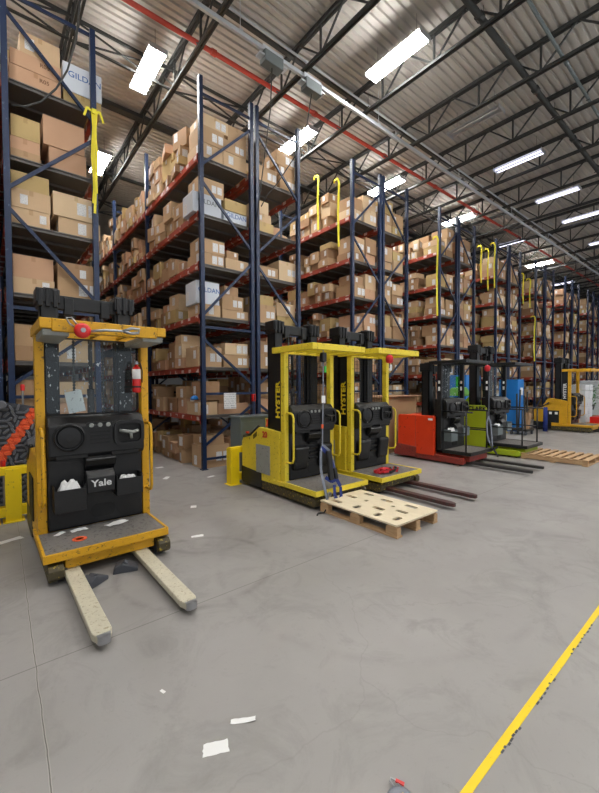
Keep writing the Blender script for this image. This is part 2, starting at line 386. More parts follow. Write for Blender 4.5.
# ------------------------------------------------------------------ building shell
XA, Y0, PER, GAP, DEP, BAY = 3.0495, 6.4336, 3.9762, .13, 1.07, 2.95
LEV = [.8835, 1.7846, 2.7238, 3.6728, 4.5768, 5.5999]
fl = MB(); fl.box(-8, 62, -7, 30, -.2, 0); tag(fl.build('floor', M['floor']), kind='structure')
# ribbed steel roof deck, ribs run along X
ZD = 8.36
dk = MB(); y = -7.0; prof = []
while y < 30:
    prof += [(y, ZD), (y+.085, ZD), (y+.1, ZD+.038), (y+.135, ZD+.038)]; y += .15
prof.append((y, ZD)); prof.append((y, ZD+.1)); prof.append((-7, ZD+.1))
b0 = 0
n = len(prof)
dk.v = [(-8, a, b) for a, b in prof]+[(62, a, b) for a, b in prof]
dk.f = [[i, i+1, n+i+1, n+i] for i in range(n-1)]+[[n-1, 0, n, 2*n-1]]; dk.mi = [0]*len(dk.f)
tag(dk.build('ceiling', M['roofdeck']), kind='structure')
# far end wall, rear wall behind the racks and the wall behind the leftmost rack
w = MB(); w.box(60, 60.3, -7, 30, 0, 8.5); tag(w.build('wall_right', M['wall']), kind='structure')
w = MB(); w.box(-8, 62, 30, 30.3, 0, 8.5); tag(w.build('wall_back', M['wall']), kind='structure')
w = MB(); w.box(-8.3, -8, -7, 30, 0, 8.5); tag(w.build('wall_left', M['wall']), kind='structure')
for i, (yy) in enumerate((2.2, 7.2, 12.2)):
    fr = MB(); fr.box(59.9, 60, yy-.1, yy+3.1, 0, 3.3); d = fr.build('door_%d' % (i+1), M['greybox']); tag(d, kind='structure')
    g = MB(); g.box(59.86, 59.9, yy, yy+3, .1, 3.2); g.build('door_opening', M['daylight'], d)

# joists
ZT, ZB = 8.30, 7.74
def joist(X, full=True):
    r = bpy.data.objects.new('roof_joist', None); C.objects.link(r); r.location = (X, 0, 0); r['kind'] = 'structure'
    a = MB(); ya, yb = -6.9, 29.9
    for s in (-.03, .03): a.box(s-.02, s+.02, ya, yb, ZT-.02, ZT+.055)
    a.build('top_chord', M['joist'], r)
    b = MB(); b.box(-.048, -.012, ya, yb, ZB-.02, ZB+.035); b.box(.012, .048, ya, yb, ZB-.02, ZB+.035)
    b.build('bottom_chord', M['joist'], r)
    c = MB(); y = 2.9-1.235*8
    while y < yb-1:
        if y > ya+.6:
            c.bar((0, y, ZB), (0, y, ZT), .035, .035)
            c.bar((0, y, ZB), (0, y-.6, ZT), .03, .03); c.bar((0, y, ZB), (0, y+.6, ZT), .03, .03)
        y += 1.235
    c.build('web', M['joist'], r)
    return r
JS = 1.83; J1 = 3.15
j0 = joist(J1)
for k in range(-5, 31):
    if k == 0: continue
    r = j0.copy(); C.objects.link(r); r.location = (J1+JS*k, 0, 0)
    for ch in list(j0.children):
        q = ch.copy(); C.objects.link(q); q.parent = r
# horizontal bridging (rows of rods and cross braces between the joists)
for yb in (8.05, -1.0, 15.2, 21.5):
    b = MB(); b.box(-7.9, 59.8, yb-.02, yb+.02, ZT-.10, ZT-.05); b.box(-7.9, 59.8, yb-.02, yb+.02, ZB+.04, ZB+.075)
    for k in range(-5, 30):
        X = J1+JS*k
        b.bar((X, yb, ZB+.05), (X+JS, yb, ZT-.07), .025, .025); b.bar((X, yb+.03, ZT-.07), (X+JS, yb+.03, ZB+.05), .025, .025)
    tag(b.build('trim_%d' % (int(yb)+20), M['joist']), kind='structure')
g = MB(); g.box(-7.9, 59.8, 9.85, 10.05, ZT-.14, ZT-.05); g.box(-7.9, 59.8, 6.16, 6.24, ZT-.1, ZT-.05)
g.box(-7.9, 59.8, 13.1, 13.2, ZT-.12, ZT-.05)
tag(g.build('trim_90', M['joist']), kind='structure')

def xpipe(name, y, z, r, mat, lab, cat, x0=-7.9, x1=59.8, clamp=2.6, hang=1.83, zt=8.25, ph=0, path=None):
    o = empty(name, (0, 0, 0), lab, cat)
    p = MB(); p.tube(path or [(x0, y, z), (x1, y, z)], r, 12); p.build('pipe', mat, o, smooth=True)
    c = MB(); x = x0+1+ph
    while x < x1:
        c.tube([(x-.05, y, z), (x+.05, y, z)], r*1.35, 10); x += clamp
    c.build('coupling', mat, o, smooth=False)
    if hang:
        h = MB(); x = J1+.12-JS*2
        while x < x1:
            h.tube([(x, y, z+r), (x, y, zt)], .006, 5); h.box(x-.015, x+.015, y-r*1.2, y+r*1.2, z-r*1.1, z-r*.9); x += hang*2
        h.build('hanger', M['joist'], o)
    return o
xpipe('sprinkler_pipe', 6.8, 7.93, .045, M['pipe'], 'long red painted sprinkler pipe running under the roof deck above the rack ends', 'pipe')
xpipe('water_main', 3.25, 7.97, .058, M['joist'], 'thick dark pipe with couplings crossing under the roof between the lamps', 'pipe', ph=.7)
xpipe('roof_conduit', 2.6, 7.97, .03, M['greybox'], 'thin grey conduit beside the thick dark roof pipe', 'conduit', clamp=4)
xpipe('lighting_conduit', 5.88, 7.98, .022, M['silver'], 'thin pale conduit just above the silver busway rail', 'conduit', clamp=3)
# silver busway
bw = empty('overhead_busway', (0, 5.72, 7.5), 'long silver busway rail hung from the roof in front of the racks', 'busway')
b = MB(); b.box(-7.8, 59.5, -.024, .024, -.03, .03); b.box(-7.8, 59.5, -.03, .03, .03, .036); b.build('rail', M['silver'], bw)
h = MB()
for k in range(-2, 15):
    x = J1+.3+JS*2*k; h = MB(); h.tube([(x, 0, .04), (x, 0, .8)], .006, 5); h.box(x-.03, x+.03, -.05, .05, .038, .055); h.build('hanger', M['silver'], bw)
def plugbox(x, lab, clab, cab):
    o = empty('busway_plug_box', (x, 5.72, 7.462), lab, 'plug box', 'busway plug boxes')
    b = MB(); b.box(-.2, .2, -.09, .09, -.20, 0); b.build('box', M['greybox'], o, bevel=.008)
    b = MB(); b.box(-.22, .22, -.05, -.041, .0, .09); b.box(-.22, .22, .041, .05, .0, .09); b.build('clamp', M['silver'], o)
    for s_ in (-1, 1):
        c = MB(); c.box(*sorted((s_*.3, s_*.2)), -.07, .07, -.12, -.09); c.build('bracket', M['silver'], o)
    k = MB(); k.tube(cab, .011, 6); q = k.build('drop_cable', M['joist'], None, smooth=True)
    tag(q, clab, 'cable')
    return o
plugbox(4.1, 'grey plug box clipped on the silver busway above the open aisle rack end', 'black drop cable hanging straight down from the first silver plug box', [(4.1, 5.72, 7.26), (4.12, 5.8, 6.6), (4.13, 6.0, 5.9), (4.14, 6.2, 5.2), (4.15, 6.38, 4.6)])
plugbox(5.05, 'grey plug box clipped on the silver busway one joist past the first box', 'black drop cable slanting down from the second plug box to the rack post', [(5.05, 5.72, 7.26), (5.0, 5.8, 6.7), (4.85, 6.0, 6.1), (4.6, 6.25, 5.6), (4.42, 6.36, 5.35), (4.3, 6.39, 5.1)])

# ------------------------------------------------------------------ lamps
def lamp(x, y, state, lab, hid=False):
    z = 7.86
    o = empty('ceiling_light', (x, y, z), lab, 'ceiling light', 'high bay lamps')
    h = MB(); h.prism([(-.156, .035), (-.12, .06), (.12, .06), (.156, .035), (.14, .033), (-.14, .033)], -.62, .62, 'y')
    h.box(-.17, .17, -.63, -.62, -.04, .06); h.box(-.17, .17, .62, .63, -.04, .06)
    h.build('housing', M['housing'], o)
    for s in ((-.12, -.04, .04, .12) if state == 'hot' else (-.08, .08)):
        t = MB(); t.tube([(s, -.6, -.005), (s, .6, -.005)], .036 if state == 'hot' else .02, 8)
        t.build('tube', M[{'hot': 'tube_hot', 'dim': 'tube_dim', 'off': 'tube_off'}[state]], o, smooth=True)
    w = MB()
    for yy in (-.45, .45): w.tube([(0, yy, .06), (0, yy, ZD-z)], .004, 4)
    w.build('suspension_wire', M['joist'], o)
    return o
near7 = [(2.63, 7.93, 'hot'), (6.36, 7.76, 'hot'), (9.96, 7.7, 'hot'), (14.1, 7.5, 'hot'), (18.2, 7.3, 'dim'), (22.5, 7.5, 'hot'), (27.9, 8.0, 'dim')]
names7 = ['over the open aisle above the nearest truck', 'over the second aisle above the lemon yellow trucks', 'over the third aisle beyond the pair of yellow straps', 'over the fourth aisle, above the yellow loops', 'over the fifth aisle', 'over the sixth aisle', 'over the seventh aisle']
for (x, y, s), nm in zip(near7, names7): lamp(x, y, s, 'fluorescent lamp hanging '+nm)
row4 = [(6.25, 4.6, 'hot', 'large glowing fluorescent lamp in front of the racks, nearest of its row'), (9.25, 4.52, 'off', 'unlit narrow lamp fixture between two roof joists'), (11.8, 4.5, 'dim', 'pale violet lamp lighting white the joist just beside it'),
        (14.87, 4.45, 'dim', 'pale lamp third past the large glowing one'), (17.5, 4.43, 'dim', 'pale lamp fourth past the large glowing one'), (21.2, 4.45, 'dim', 'small pale lamp fifth past the large glowing one'), (25, 4.45, 'dim', 'tiny pale lamp farthest along the front row')]
for x, y, s, nm in row4: lamp(x, y, s, nm)
lamp(2.63, 12.0, 'hot', 'bright lamp deep in the open aisle behind the hanging yellow tape')
lamp(6.36, 12.0, 'hot', 'lamp deep in the second aisle behind stacked boxes')
lamp(-1.0, 7.8, 'hot', 'lamp over the aisle left of the yellow barrier')
for i, (x, y) in enumerate([(-1.2, 4.4), (2.6, 4.5), (2.6, .6), (6.3, .6), (10, .6), (13.8, .6), (-1.2, .6), (2.6, -3.4), (6.3, -3.4), (10, -3.4), (14, -3.4), (18, .6), (22, .6), (26, .6), (18, -3.4)]):
    if (x, y) == (2.6, 4.5): continue
    lamp(x, y, 'hot', 'fluorescent lamp over the open floor, %s of the unseen lamps' % ['first', 'second', 'third', 'fourth', 'fifth', 'sixth', 'seventh', 'eighth', 'ninth', 'tenth', 'eleventh', 'twelfth', 'thirteenth', 'fourteenth', 'fifteenth'][i])

# ------------------------------------------------------------------ racks
RB = random.Random(4)
def rack_frame(parent, y, mir, H=7.07):
    """upright frame in the X-Z plane at local y; local x 0..DEP"""
    f = MB(); pw, pd = .072, .08
    PX = (-.025, DEP-.036) if not mir else (-.036, DEP-.047)
    for x0 in PX:
        f.box(x0, x0+pw, y, y+pd, .012, H)
    o = f.build('upright_frame', M['post'], parent)
    b = MB(); X = lambda u: u*DEP if not mir else DEP*(1-u)
    yc = y+.035
    for z in (6.77, 2.61, 1.39, .19): b.bar((X(0), yc, z), (X(1), yc, z), .03, .045)
    for u0, z0, u1, z1 in ((0, 5.49, 1, 6.56), (0, 5.25, 1, 4.19), (1, 3.95, 0, 2.8), (0, 2.41, 1, 1.55), (1, 1.17, 0, .42)):
        b.bar((X(u0), yc, z0), (X(u1), yc, z1), .03, .045)
    b.build('brace', M['blue'], o)
    p = MB()
    for x0 in PX: p.box(x0-.02, x0+pw+.02, y-.02, y+pd+.02, 0, .012)
    p.build('foot_plate', M['blue'], o)
RACKS = []
def rack(X, bays, mir, lab, H=7.07):
    o = empty('pallet_rack', (X, Y0, 0), lab, 'pallet rack', 'pallet racks')
    for m in range(bays+1): rack_frame(o, m*BAY, mir, H)
    for m in range(bays):
        for k, z in enumerate(LEV):
            for xx in (0, DEP):
                s = 1 if xx == 0 else -1
                b = MB(); xa = xx-.04*s; xb = xx+.02*s
                b.box(min(xa, xb), max(xa, xb), m*BAY+.08, (m+1)*BAY, z, z+.105)
                # connector plates at both ends
                b.box(min(xa, xb)-.004, max(xa, xb)+.004, m*BAY+.08, m*BAY+.09, z-.05, z+.12)
                b.build('beam', M['beam'], o)
            d = MB(); ya, yb = m*BAY+.09, (m+1)*BAY-.01
            d.box(.046, DEP-.046, ya, yb, z+.088, z+.104)
            for q in range(7):
                yy = ya+.02+q*(yb-ya-.06)/6; d.box(.046, DEP-.046, yy, yy+.035, z+.05, z+.088)
            d.build('shelf_deck', M['deck'], o)
    return o
PAIRS = 12
RLAB = {}
SEQ = ['fifth', 'sixth', 'seventh', 'eighth', 'ninth', 'tenth', 'eleventh', 'twelfth', 'thirteenth', 'fourteenth', 'fifteenth', 'sixteenth', 'seventeenth', 'eighteenth', 'nineteenth', 'twentieth', 'twenty-first', 'twenty-second', 'twenty-third', 'twenty-fourth', 'twenty-fifth']
racks = []   # (key, X, mirrored, bays, full bays)
racks.append(('Y', XA-PER, False, 2))
racks.append(('Z', XA-PER+DEP+GAP, True, 2))
for i in range(PAIRS):
    racks.append((2*i, XA+i*PER, False, 4 if i == 0 else 2))
    racks.append((2*i+1, XA+i*PER+DEP+GAP, True, 2))
def rname(key):
    if key == 'Y': return 'edge rack'
    if key == 'Z': return 'rack with hanging yellow tape'
    if key == 0: return 'rack beside the open aisle'
    if key == 1: return 'rack behind the beacon truck'
    if key == 2: return 'rack hung with yellow straps'
    if key == 3: return 'rack above the red truck'
    return '%s rack past the open aisle' % SEQ[key-4]
for key, X, mir, bays in racks:
    nm = rname(key)
    lab = {'Y': 'blue rack frame showing as a sliver against the leftmost truck side',
           'Z': 'tall blue rack full of large cartons with a yellow tape on its front post',
           0: 'blue and orange pallet rack facing the open aisle, full of small boxes',
           1: 'blue pallet rack back to back behind the truck with the orange beacon',
           2: 'blue pallet rack with two yellow straps hanging down its orange beams',
           3: 'blue pallet rack rising above the orange-red truck'}.get(key, 'tall blue pallet rack of cartons, %s one counted from the open aisle' % (SEQ[key-4] if isinstance(key, int) and key >= 4 else ''))
    rack(X, bays, mir, lab, 6.86 if key in ('Y', 'Z') else 7.07)

# ------------------------------------------------------------------ boxes
TINTS = [srgb(188, 156, 120), srgb(176, 144, 108), srgb(200, 170, 134), srgb(166, 132, 98), srgb(196, 156, 124), srgb(190, 164, 112), srgb(210, 184, 148), srgb(158, 124, 92)]
HUE = ['brown', 'brown', 'tan', 'dark brown', 'pinkish brown', 'yellowish', 'pale tan', 'dark brown']
WHITE = srgb(214, 220, 228)
boxes = []
def add_box(key, lev, col, pos, x0, x1, y0, y1, z0, z1, rz=0, ti=None, lab='', front=None, side=None, tape=True, txt=None, open_=False, tilt=0):
    ti = RB.randrange(len(TINTS)) if ti is None else ti
    boxes.append(dict(key=key, lev=lev, col=col, pos=pos, c=((x0+x1)/2, (y0+y1)/2, z0), d=(x1-x0, y1-y0, z1-z0), rz=rz, ti=ti, front=front, side=side, tape=tape, txt=txt, open=open_, tilt=tilt))
DZ = [.003]+[z+.108 for z in LEV]
# front stacks seen from the end, given as world X, Z
W = 'W'
END = {
 'Z': {6: [(.33, .93, 5.71, 5.92, 4, ('R05', 'brown')), (.34, .93, 5.922, 6.13, 4, ('R05', 'brown')), (.45, .92, 6.132, 6.42, 2, None), (.96, 1.46, 5.71, 5.88, 5, None), (.96, 1.47, 5.882, 6.28, W, ('GILDAN', 'blue'))],
       5: [(.32, .66, 4.69, 4.79, 1, None), (.32, .66, 4.792, 4.96, 4, None), (.33, .66, 4.962, 5.25, 5, None), (.77, 1.24, 4.69, 4.99, 4, None), (.70, 1.22, 4.992, 5.40, 4, None)],
       4: [(.32, .76, 3.783, 4.0, 2, None), (.32, .77, 4.002, 4.26, 2, None), (.32, .76, 4.262, 4.50, 5, None), (.87, 1.42, 3.783, 4.02, 2, None), (.80, 1.39, 4.022, 4.36, 6, None)],
       3: [(.32, .80, 2.835, 3.05, 2, None), (.32, .79, 3.052, 3.36, 4, None), (.84, 1.36, 2.835, 3.13, 1, None), (.84, 1.33, 3.132, 3.36, 3, None)],
       2: [(.32, .72, 1.895, 2.10, 3, None), (.32, .70, 2.102, 2.40, 1, None), (.78, 1.3, 1.895, 2.25, 2, None)],
       1: [(.32, .75, .995, 1.35, 1, None), (.32, .72, 1.352, 1.63, 3, None), (.8, 1.34, .995, 1.3, 4, None), (.8, 1.3, 1.302, 1.6, 2, None)],
       0: [(.32, .8, .003, .4, 1, None), (.85, 1.3, .003, .45, 3, None)]},
 0: {6: [(3.08, 3.54, 5.71, 5.98, 2, None), (3.08, 3.56, 5.982, 6.29, 0, None), (3.14, 3.66, 6.292, 6.52, 6, None), (3.56, 4.06, 5.71, 6.0, 2, None), (3.57, 4.06, 6.002, 6.22, 0, None), (3.66, 4.06, 6.222, 6.52, 0, None)],
     5: [(2.93, 3.5, 4.69, 5.05, W, ('GILDAN', 'grey')), (3.06, 3.56, 5.052, 5.36, 0, None), (3.56, 4.06, 4.69, 4.89, W, ('GILDAN', 'blue')), (3.57, 4.05, 4.892, 5.10, 5, None)],
     4: [(3.06, 3.55, 3.785, 4.0, 0, None), (3.06, 3.56, 4.002, 4.25, 0, None), (3.58, 4.08, 3.785, 3.98, 2, None), (3.6, 3.85, 3.982, 4.12, 3, None)],
     3: [(3.04, 3.46, 2.835, 3.05, 2, None), (2.98, 3.44, 3.052, 3.46, W, ('GILDAN', 'blue')), (3.5, 4.07, 2.835, 3.0, 0, None), (3.5, 3.96, 3.002, 3.27, 1, None), (3.55, 3.85, 3.272, 3.45, 3, None)],
     2: [(3.0, 3.48, 1.895, 2.26, 0, None), (3.52, 4.08, 1.895, 2.14, 1, None), (3.55, 4.05, 2.142, 2.36, 6, None)],
     1: [(3.0, 3.38, .995, 1.24, 2, None), (3.4, 4.07, .995, 1.2, 4, None), (3.42, 3.86, 1.202, 1.4, 3, None), (3.05, 3.42, 1.27, 1.62, 7, None)],
     0: [(3.06, 3.62, .003, .42, 0, None), (3.12, 3.5, .422, .6, 1, None), (3.68, 4.05, .003, .5, 4, None)]},
 1: {6: [(4.34, 4.8, 5.71, 6.02, 0, None), (4.88, 5.28, 5.71, 6.0, 1, None), (4.86, 5.28, 6.002, 6.2, 3, None), (4.8, 5.28, 6.202, 6.5, 1, None)],
     5: [(4.26, 4.7, 4.69, 4.88, 5, None), (4.26, 4.64, 4.882, 5.05, 2, None), (4.26, 4.58, 5.052, 5.3, 6, None)],
     4: [(4.26, 4.82, 3.785, 4.0, 1, None), (4.86, 5.3, 3.785, 4.2, 6, None)],
     3: [(4.27, 4.74, 2.835, 3.2, 0, None), (4.78, 5.28, 3.02, 3.3, 2, None), (4.8, 5.28, 2.835, 3.018, 5, None), (4.27, 4.7, 3.202, 3.4, 5, None)],
     2: [(4.27, 4.7, 1.895, 2.2, 1, None), (4.75, 5.25, 1.895, 2.3, 0, None), (4.3, 4.7, 2.202, 2.45, 3, None)],
     1: [(4.27, 4.8, .995, 1.3, 4, None), (4.85, 5.26, .995, 1.4, 2, None), (4.3, 4.72, 1.302, 1.6, 1, None)],
     0: [(4.3, 4.8, .003, .4, 3, None), (4.85, 5.26, .003, .5, 0, None)]}}
def rlab(): return RB.random()
for key, X, mir, bays in racks:
    idx = key if isinstance(key, int) else -1
    for lev in range(7):
        zc = DZ[lev]; cap = .76 if lev < 6 else .92
        if lev == 0: cap = .82
        # end stacks
        ye = Y0+.1
        if key in END:
            cnt = {}
            for (x0, x1, z0, z1, ti, tx) in END[key][lev]:
                dep = RB.uniform(.42, .56) if key != 'Z' else RB.uniform(.5, .62)
                cc = 'inner' if x0 > X+.42 else 'outer'
                cnt[cc] = cnt.get(cc, 0)+1
                jy = RB.uniform(0, .03)
                add_box(key, lev, 'end '+cc, cnt[cc], x0, x1, ye+jy, ye+jy+dep, z0, z1, ti=0 if ti == W else ti, front=('two' if ti in (0, 1, 6) and x1-x0 > .4 else 'one' if ti in (2, 3) else None), side=(RB.random() < .7), txt=tx, rz=RB.uniform(-.012, .012))
                if ti == W: boxes[-1]['white'] = True
            ys = ye+.66
        else:
            n_ = 2
            xs = [X+.03, X+.03+DEP*RB.uniform(.44, .52), X+DEP-.02]
            for q in range(n_):
                z = zc; p = 0; top = zc+cap*RB.uniform(.55, 1)
                while z < top-.12 and p < 5:
                    h = RB.uniform(.17, .4); 
                    if z+h > zc+cap: break
                    p += 1; a = RB.uniform(0, .05); bb = RB.uniform(0, .06)
                    add_box(key, lev, 'end '+('outer' if (q == 0) != mir else 'inner'), p, xs[q]+a, xs[q+1]-.02-bb, ye+RB.uniform(0, .05), ye+RB.uniform(.42, .58), z, z+h, front=RB.choice([None, 'one', 'one', 'two']), side=RB.random() < .7, rz=RB.uniform(-.03, .03))
                    z += h+.002
            ys = ye+.66
        # aisle stacks
        for m in range(bays):
            for side_ in ((0, 1) if (m == 0 or idx == 0) else (0,)):
                y = ys if m == 0 else Y0+m*BAY+.15
                yend = Y0+(m+1)*BAY-.09
                col = 0
                while y < yend-.2:
                    wd = RB.uniform(.26, .56)
                    if y+wd > yend: break
                    col += 1
                    fillf = RB.uniform(.35, 1.0)
                    if RB.random() < .05: y += wd*.5; continue
                    z = zc; p = 0; top = zc+cap*fillf
                    while z < top-.1 and p < 6:
                        h = RB.uniform(.14, .36)
                        if z+h > zc+cap: break
                        p += 1
                        dp = RB.uniform(.34, .5)
                        if not mir: x0, x1 = (X-RB.uniform(-.02, .1), 0) if side_ == 0 else (X+DEP-.46, 0)
                        else: x0, x1 = (X+DEP-.46+RB.uniform(0, .08), 0) if side_ == 0 else (X+.02, 0)
                        if side_ == 0 and not mir: x1 = x0+dp+.04
                        else: x1 = x0+min(dp, .47)
                        rz = RB.gauss(0, .12) if side_ == 0 else RB.uniform(-.03, .03)
                        rz = max(-.24, min(.24, rz))
                        w2 = max(.12, (wd*RB.uniform(.85, .98)-dp*abs(math.sin(rz)))/math.cos(rz))
                        add_box(key, lev, ('bay%d ' % m)+('aisle' if side_ == 0 else 'back'), (col, p), x0, x1, y+(wd-w2)/2, y+(wd+w2)/2, z, z+h, rz=rz, side=RB.random() < .8, front=RB.choice([None, 'one']), tape=RB.random() < .8)
                        z += h+.002
                    y += wd+RB.uniform(.005, .03)
# which boxes does the lens see?  coarse depth buffer over box faces
def bverts(b):
    cx, cy, z0 = b['c']; dx, dy, dz = b['d']; c, s = math.cos(b['rz']), math.sin(b['rz'])
    out = []
    for z in (z0, z0+dz):
        for u, v in ((-.5, -.5), (.5, -.5), (.5, .5), (-.5, .5)):
            out.append((cx+u*dx*c-v*dy*s, cy+u*dx*s+v*dy*c, z))
    return out
QW, QH = 300, 397
def raster(items):
    zb = np.full((QH, QW), 1e9); ib = np.full((QH, QW), -1, dtype=np.int32)
    for i, b in items:
        P = bverts(b); pr = [project(p) for p in P]
        if min(p[2] for p in pr) < .3: continue
        xs_ = [p[0]/2 for p in pr]; ys_ = [p[1]/2 for p in pr]
        if max(xs_) < 0 or min(xs_) > QW or max(ys_) < 0 or min(ys_) > QH: continue
        for q in ((0, 1, 5, 4), (0, 3, 7, 4), (0, 1, 2, 3), (1, 2, 6, 5)):
            X_ = [xs_[k] for k in q]; Y_ = [ys_[k] for k in q]; zz = sum(pr[k][2] for k in q)/4
            x0 = max(0, int(min(X_))); x1 = min(QW-1, int(max(X_))+1); y0 = max(0, int(min(Y_))); y1 = min(QH-1, int(max(Y_))+1)
            if x1 <= x0 or y1 <= y0: continue
            gx, gy = np.meshgrid(np.arange(x0, x1+1)+.5, np.arange(y0, y1+1)+.5)
            a = np.ones_like(gx, bool); c_ = np.ones_like(gx, bool)
            for k in range(4):
                e = (X_[(k+1) % 4]-X_[k])*(gy-Y_[k])-(Y_[(k+1) % 4]-Y_[k])*(gx-X_[k]); a &= e >= 0; c_ &= e <= 0
            msk = (a | c_) & (zb[y0:y1+1, x0:x1+1] > zz)
            zb[y0:y1+1, x0:x1+1][msk] = zz; ib[y0:y1+1, x0:x1+1][msk] = i
    return ib
occ = [dict(c=(.8, 4.0, .1), d=(1, .2, 1.15), rz=0), dict(c=(3.5, 4.2, .1), d=(1, .4, 1.15), rz=0), dict(c=(4.66, 4.0, .1), d=(1, .4, 1.15), rz=0), dict(c=(7.36, 4.5, .1), d=(1, 1, .85), rz=0), dict(c=(8.98, 4.4, .1), d=(1, 1, 1.1), rz=0), dict(c=(15.1, 4.5, .1), d=(1, 1, .9), rz=0), dict(c=(3.3, 5.4, 0), d=(.7, .4, 1.05), rz=0),
       dict(c=(-.2, 5.75, 0), d=(1.4, .2, 1.3), rz=0)]
ib = raster(list(enumerate(boxes))+[(-2, o) for o in occ])
cnt = np.bincount(ib[ib >= 0].ravel(), minlength=len(boxes))
order = sorted(range(len(boxes)), key=lambda i: -cnt[i])
single = set(order[:300]); 

def box_geo(mb, tints, b, origin=True):
    """box with crisp folded edges, tape bands and optional open flaps"""
    dx, dy, dz = b['d']; cx, cy, z0 = b['c']
    R = Matrix.Translation((cx, cy, z0)) @ Matrix.Rotation(b['rz'], 4, 'Z')
    n0 = len(mb.f)
    mb.box(-dx/2, dx/2, -dy/2, dy/2, 0, dz, 0, R)
    wht = b.get('white')
    if b['tape'] and not wht:
        e = .0012; tw = .024
        if dx >= dy:   # tape runs along x over the top and down the two x ends
            mb.box(-dx/2-e, dx/2+e, -tw, tw, dz, dz+e, 1, R); mb.box(-dx/2-e, -dx/2, -tw, tw, dz-.07, dz+e, 1, R); mb.box(dx/2, dx/2+e, -tw, tw, dz-.07, dz+e, 1, R)
        else:
            mb.box(-tw, tw, -dy/2-e, dy/2+e, dz, dz+e, 1, R); mb.box(-tw, tw, -dy/2-e, -dy/2, dz-.07, dz+e, 1, R)
    col = WHITE if wht else TINTS[b['ti']]
    tints += [col]*(len(mb.f)-n0)
    return R
def label_quads(b):
    """label rectangles on the end face (-y) and the aisle face (-x)"""
    dx, dy, dz = b['d']; out = []; r = random.Random(hash((round(b['c'][0], 2), round(b['c'][1], 2), round(b['c'][2], 2))) & 0xffff)
    lh = min(.17, dz*.68)*r.uniform(.75, 1.05); lw = lh*.68
    if b['front'] == 'one':
        x = r.uniform(-dx/2+.03, dx/2-.03-lw); z = r.uniform(.02, max(.021, dz-lh-.015)); out.append(('f', x, x+lw, z, z+lh))
    elif b['front'] == 'two':
        x = r.uniform(0, max(.01, dx/2-.04-2.3*lw)); z = max(.02, (dz-lh)*.45); out += [('f', x, x+lw, z, z+lh), ('f', x+lw*1.25, x+2.25*lw, z, z+lh)]
    if b['side'] and dy > lw+.06:
        y = r.uniform(-dy/2+.02, dy/2-.03-lw); z = r.uniform(.02, max(.021, dz-lh-.015)); out.append(('s', y, y+lw, z, z+lh))
    return out
def lq_geo(v, f, uv, R, dims, q):
    e = .0016; b = len(v)
    if q[0] == 'f': P = [(q[1], -dims[1]/2-e, q[3]), (q[2], -dims[1]/2-e, q[3]), (q[2], -dims[1]/2-e, q[4]), (q[1], -dims[1]/2-e, q[4])]
    else: P = [(-dims[0]/2-e, q[2], q[3]), (-dims[0]/2-e, q[1], q[3]), (-dims[0]/2-e, q[1], q[4]), (-dims[0]/2-e, q[2], q[4])]
    n = (0, e, 0) if q[0] == 'f' else (e, 0, 0)
    v += [tuple(R @ Vector(p)) for p in P]+[tuple(R @ Vector((p[0]+n[0], p[1]+n[1], p[2]+n[2]))) for p in P]
    f.append([b, b+1, b+2, b+3]); uv += [(0, 0), (1, 0), (1, 1), (0, 1)]
    for i in range(4):
        j = (i+1) % 4; f.append([b+i, b+4+i, b+4+j, b+j]); uv += [(0, 0)]*4
def fin(name, mb, mats, tints):
    me = bpy.data.meshes.new(name); me.from_pydata(mb.v, [], mb.f)
    for m in mats: me.materials.append(m)
    me.polygons.foreach_set('material_index', mb.mi)
    a = me.attributes.new('tint', 'FLOAT_COLOR', 'FACE')
    a.data.foreach_set('color', [x for t in tints for x in (t[0], t[1], t[2], 1)])
    me.update(); return me
def label_mesh(name, v, f, uv):
    me = bpy.data.meshes.new(name); me.from_pydata(v, [], f); me.materials.append(M['label'])
    l = me.uv_layers.new(name='UVMap'); l.data.foreach_set('uv', [x for t in uv for x in t]); me.update(); return me
ORD = ['', 'first', 'second', 'third', 'fourth', 'fifth', 'sixth', 'seventh', 'eighth', 'ninth', 'tenth', 'eleventh']
TIER = ['floor tier', 'second tier', 'third tier', 'fourth tier', 'fifth tier', 'sixth tier', 'top tier']
hs = {}
for b in boxes: k = (b['key'], b['lev'], b['col'], b['pos'][0] if isinstance(b['pos'], tuple) else 0); hs[k] = hs.get(k, 0)+1
def bshort(key):
    return {'Y': 'edge rack', 'Z': 'yellow-tape rack', 0: 'open-aisle rack', 1: 'beacon-truck rack', 2: 'yellow-strap rack', 3: 'red-truck rack'}.get(key, '%s rack' % (SEQ[key-4] if isinstance(key, int) and key > 3 else ''))
def blabel(b):
    hue = 'white' if b.get('white') else HUE[b['ti']]
    k = (b['key'], b['lev'], b['col'], b['pos'][0] if isinstance(b['pos'], tuple) else 0); nst = hs[k]
    p = b['pos'][1] if isinstance(b['pos'], tuple) else b['pos']
    vert = 'only box' if nst == 1 else 'bottom box' if p == 1 else 'top box' if p == nst else ORD[p]+' box up'
    if isinstance(b['pos'], tuple):
        bay = {'bay0': 'first bay', 'bay1': 'second bay', 'bay2': 'third bay', 'bay3': 'fourth bay'}[b['col'].split()[0]]
        wh = '%s %s' % (ORD[min(b['pos'][0], 11)], 'stack' if b['col'].endswith('aisle') else 'rear stack')
        return '%s carton, %s of %s, %s, %s, %s' % (hue, vert, wh, TIER[b['lev']], bay, bshort(b['key']))
    return '%s carton, %s of the %s stack facing out, %s, %s' % (hue, vert, b['col'].replace('end ', ''), TIER[b['lev']], bshort(b['key']))
smb = MB(); stint = []; sv, sf, suv = [], [], []
